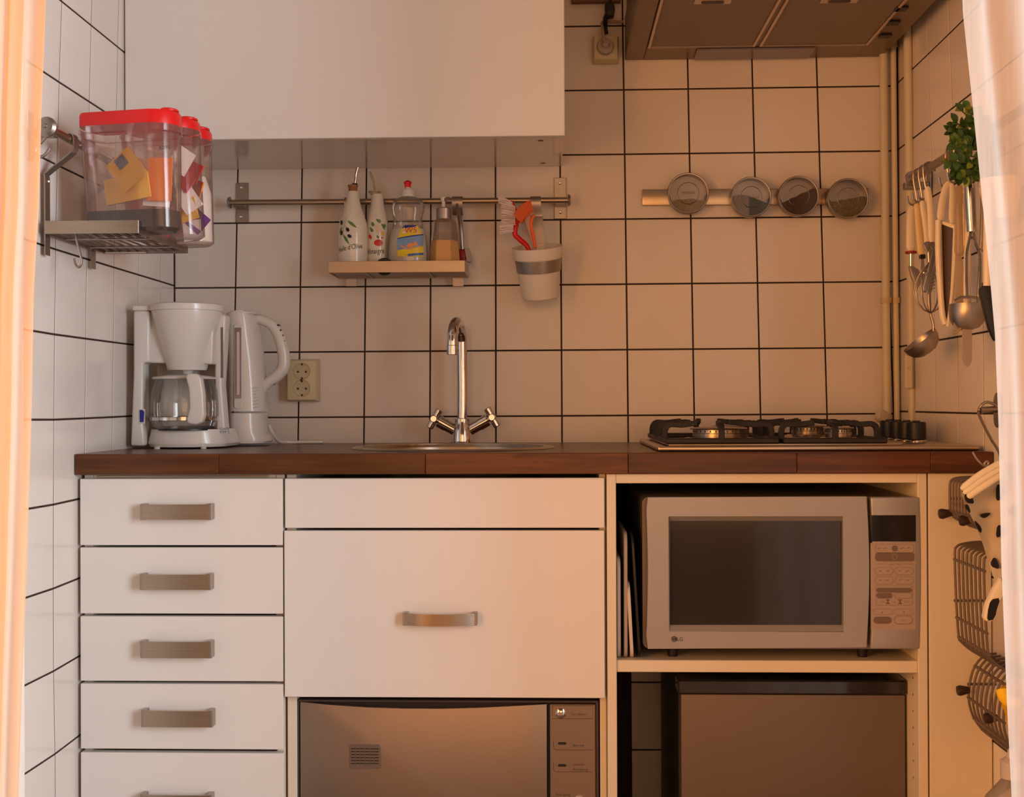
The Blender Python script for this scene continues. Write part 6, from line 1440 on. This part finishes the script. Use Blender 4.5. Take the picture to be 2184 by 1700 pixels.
m = M(); m.prism([CWf(x, y_, -.0215) for x, y_ in ((2118, 1278), (2130, 1276), (2132, 1283), (2126, 1300), (2124, 1311), (2118, 1322), (2108, 1324), (2106, 1318), (2108, 1300), (2112, 1285))], (0, .0012, 0)); obj('black_spot', m, BLK, tw_)

# ------------------------------------------------------------------ wire baskets on the right wall
def basket(name, px_o, yt, yb, ncols, y_far, step, prof, label, rims, caps):
    """row of bent wires stepping along the right wall; prof: list of (dx inwards from outer edge, z offset)"""
    t_ = thing(name, (XR-.02, y_far, aY(px_o, yb, y_far).z), label, 'wire basket', 'wire baskets on the right wall')
    xo = aY(px_o, (yt+yb)/2, y_far).x; z1_, z0_ = aY(px_o, yt, y_far).z, aY(px_o, yb, y_far).z; H = z1_-z0_; Wd = XR-.006-xo
    for i in range(ncols):
        y = y_far-step*i; pts = [Vector((xo+Wd*u, y, z0_+H*v)) for u, v in prof]
        obj('wire', M().tube(crv(pts, 4), .0022, 8), WIRE, t_)
    for u, v in rims:
        obj('rim_wire', M().tube([(xo+Wd*u, y_far+.004, z0_+H*v), (xo+Wd*u, y_far-step*(ncols-1)-.004, z0_+H*v)], .0028, 8), WIRE, t_)
    for (u, v) in ((.03, .42),):
        obj('end_wire', M().tube([(xo-.001, y_far+.003, z0_+H*v), (XR-.006, y_far+.003, z0_+H*v)], .0025, 8), WIRE, t_)
    for i, (dx_, v) in caps:
        y = y_far-step*i; z_ = z0_+H*v
        obj('rubber_cap', M().lathe([(0, 0), (.0055, .0), (.0065, .004), (.0095, .016), (.008, .021), (0, .0225)], (xo+dx_, y, z_), (-1, 0, -.08), 20), mat('dark_brown_rubber', (.035, .018, .014), .5), t_)
    return t_
Y1_ = aX(2060, 1060, XR-.06).y
basket('wire_basket', 2026, 1019, 1096, 9, -.615, .016, [(1, 1.0), (.6, 1.02), (.2, 1.0), (.04, .93), (0, .75), (0, .2), (.03, .02), (.12, -.12), (.4, -.3), (.7, -.40), (1, -.42)], 'upper brown-grey wire basket half hidden by the spotted oven cloth', [(.0, .08), (.45, -.33), (0.02, .3)], [(0, (.002, .02)), (5, (.012, -.05))])
basket('wire_basket', 2037, 1160, 1370, 8, -.615, .021, [(1, 1.0), (.6, 1.02), (.2, 1.0), (.05, .97), (0, .90), (.02, .5), (.08, .08), (.14, .01), (.4, -.08), (.7, -.14), (1, -.16)], 'tall middle brown-grey wire basket below the oven cloth', [(.0, .84), (.10, .05), (.45, -.09), (.75, -.15), (.05, .25)], [])
basket('wire_basket', 2066, 1405, 1500, 9, -.62, .021, [(1, 1.12), (.55, 1.06), (.2, .80), (.04, .45), (0, .15), (.05, -.1), (.2, -.35), (.5, -.6), (.8, -.75), (1, -.8)], 'lowest round-sided wire basket beside the yellow cloth', [(.0, .12), (.2, -.35), (.5, -.6), (.25, .83)], [(0, (.001, .30)), (5, (.012, .02))])
# yellow cloth and bottle behind the curtain
YY = -1.0
yc_ = thing('yellow_cloth', tuple(aY(2150, 1500, YY)), 'bright yellow cleaning cloth hanging behind the right curtain', 'cloth')
g = []
for i in range(12):
    yy = 1462+120*i/11; xl_ = 2136+ (4 if i > 4 else 0)+2.2*max(0, i-4); row = []
    for j in range(8): row.append(aY(xl_+(2195-xl_)*j/7, yy, YY+.008*sin(j*1.5+i*.5)))
    g.append(row)
m = M(); m.sheet(g); bmesh.ops.solidify(m.b, geom=m.b.faces[:], thickness=.004); obj('cloth', m, mat('yellow_cotton', (.85, .55, .01), .7), yc_)
obj('gathered_fold', M().tube(crv([aY(2137, 1468, YY-.01), aY(2141, 1484, YY-.014), aY(2152, 1496, YY-.014), aY(2170, 1500, YY-.01)], 5), [.004]+[.009]*10+[.009]*5, 12), MC['yellow_cotton'], yc_)
bx = aY(2152, 1700, -.95); 
bt = thing('plastic_bottle', (min(bx.x, XR-.06), -.95, 0), 'frosted tall plastic bottle standing on the floor behind the right curtain', 'bottle')
zt_ = aY(2140, 1640, -.95).z; bxx = min(aY(2158, 1690, -.95).x, XR-.05)
obj('body', M().lathe([(0, 0), (.042, 0), (.044, .004), (.044, zt_-.075), (.038, zt_-.045), (.014, zt_-.015), (.012, zt_-.012)], (bxx, -.95, .0002), seg=32), clear('frosted_bottle_plastic', (.95, .93, .9), .6, (.7, .66, .6), .15, .2), bt)
obj('cap', M().lathe([(0, zt_-.013), (.0165, zt_-.013), (.0165, zt_+.012), (.008, zt_+.018), (.005, zt_+.03), (0, zt_+.03)], (bxx, -.95, 0), seg=20), mat('grey_frosted_cap', (.50, .45, .42), .4), bt)

# ------------------------------------------------------------------ sheer curtains in the doorway
def sheer(name, col, clearness, fold=0.0):
    m = bpy.data.materials.new(name); m.use_nodes = True; nt = m.node_tree; n = nt.nodes; L = nt.links; n.remove(n['Principled BSDF']); out = n['Material Output']
    t = n.new('ShaderNodeBsdfTransparent'); d = n.new('ShaderNodeBsdfDiffuse'); d.inputs[0].default_value = (*col, 1); tr = n.new('ShaderNodeBsdfTranslucent'); tr.inputs[0].default_value = (*col, 1)
    ad = n.new('ShaderNodeMixShader'); ad.inputs[0].default_value = .45; L.new(d.outputs[0], ad.inputs[1]); L.new(tr.outputs[0], ad.inputs[2])
    tc = n.new('ShaderNodeTexCoord'); wv = n.new('ShaderNodeTexNoise'); mp = n.new('ShaderNodeMapping'); mp.inputs['Scale'].default_value = (60, 60, 2); L.new(tc.outputs['Object'], mp.inputs[0]); L.new(mp.outputs[0], wv.inputs[0]); wv.inputs['Scale'].default_value = 3
    mr = n.new('ShaderNodeMapRange'); mr.inputs[1].default_value = .3; mr.inputs[2].default_value = .7; mr.inputs[3].default_value = 1-clearness-.06; mr.inputs[4].default_value = 1-clearness+.06; L.new(wv.outputs[0], mr.inputs[0])
    mx = n.new('ShaderNodeMixShader'); L.new(mr.outputs[0], mx.inputs[0]); L.new(t.outputs[0], mx.inputs[1]); L.new(ad.outputs[0], mx.inputs[2]); L.new(mx.outputs[0], out.inputs[0]); return m
def curtain(edge, side, Yc, label, material, amp, nf):
    """edge: (py, px) of the free edge; the cloth runs from there to the door jamb"""
    t_ = thing('curtain', (side*.8-.1, Yc, 0), label, 'curtain'); rows = []
    zs = [(aY(px, py, Yc).z, aY(px, py, Yc).x) for py, px in edge]; zs = [(2.10, zs[0][1]+(zs[0][1]-zs[1][1])*.5)]+zs+[(.03, zs[-1][1])]
    NJ = 90
    for i in range(41):
        z_ = 2.10-(2.07)*i/40
        for a, b in zip(zs, zs[1:]):
            if b[0] <= z_ <= a[0]: xe = a[1]+(b[1]-a[1])*(a[0]-z_)/(a[0]-b[0]+1e-9)
        xj = -.90 if side < 0 else .66; row = []
        for j in range(NJ+1):
            t = j/NJ; x = xe+(xj-xe)*t; ph = nf*t*2*pi
            row.append((x+.004*sin(ph*1.7+.3*sin(z_*2)), Yc+amp*sin(ph+.25*sin(z_*1.7))+amp*.4*sin(ph*2.3+1+z_), z_))
        rows.append(row)
    obj('cloth', M().sheet(rows), material, t_, sharp=180)
    obj('heading', M().tube([(rows[0][0][0], Yc, 2.105), (rows[0][-1][0], Yc, 2.105)], .008, 10), DSTEEL, t_)
SH1 = sheer('warm_sheer_curtain', (.84, .66, .50), .18); SH2 = sheer('pale_sheer_curtain', (.76, .66, .56), .30)
curtain([(0, 96), (260, 84), (430, 80), (600, 68), (900, 62), (1250, 50), (1500, 40), (1700, 34)], -1, -1.43, 'pale warm sheer curtain hanging at the left edge of the doorway', SH1, .005, 4)
curtain([(0, 2052), (240, 2077), (500, 2103), (700, 2122), (900, 2130), (1200, 2136), (1500, 2148), (1700, 2158)], 1, -1.43, 'pale pink sheer curtain hanging at the right edge of the doorway', SH2, .006, 4)
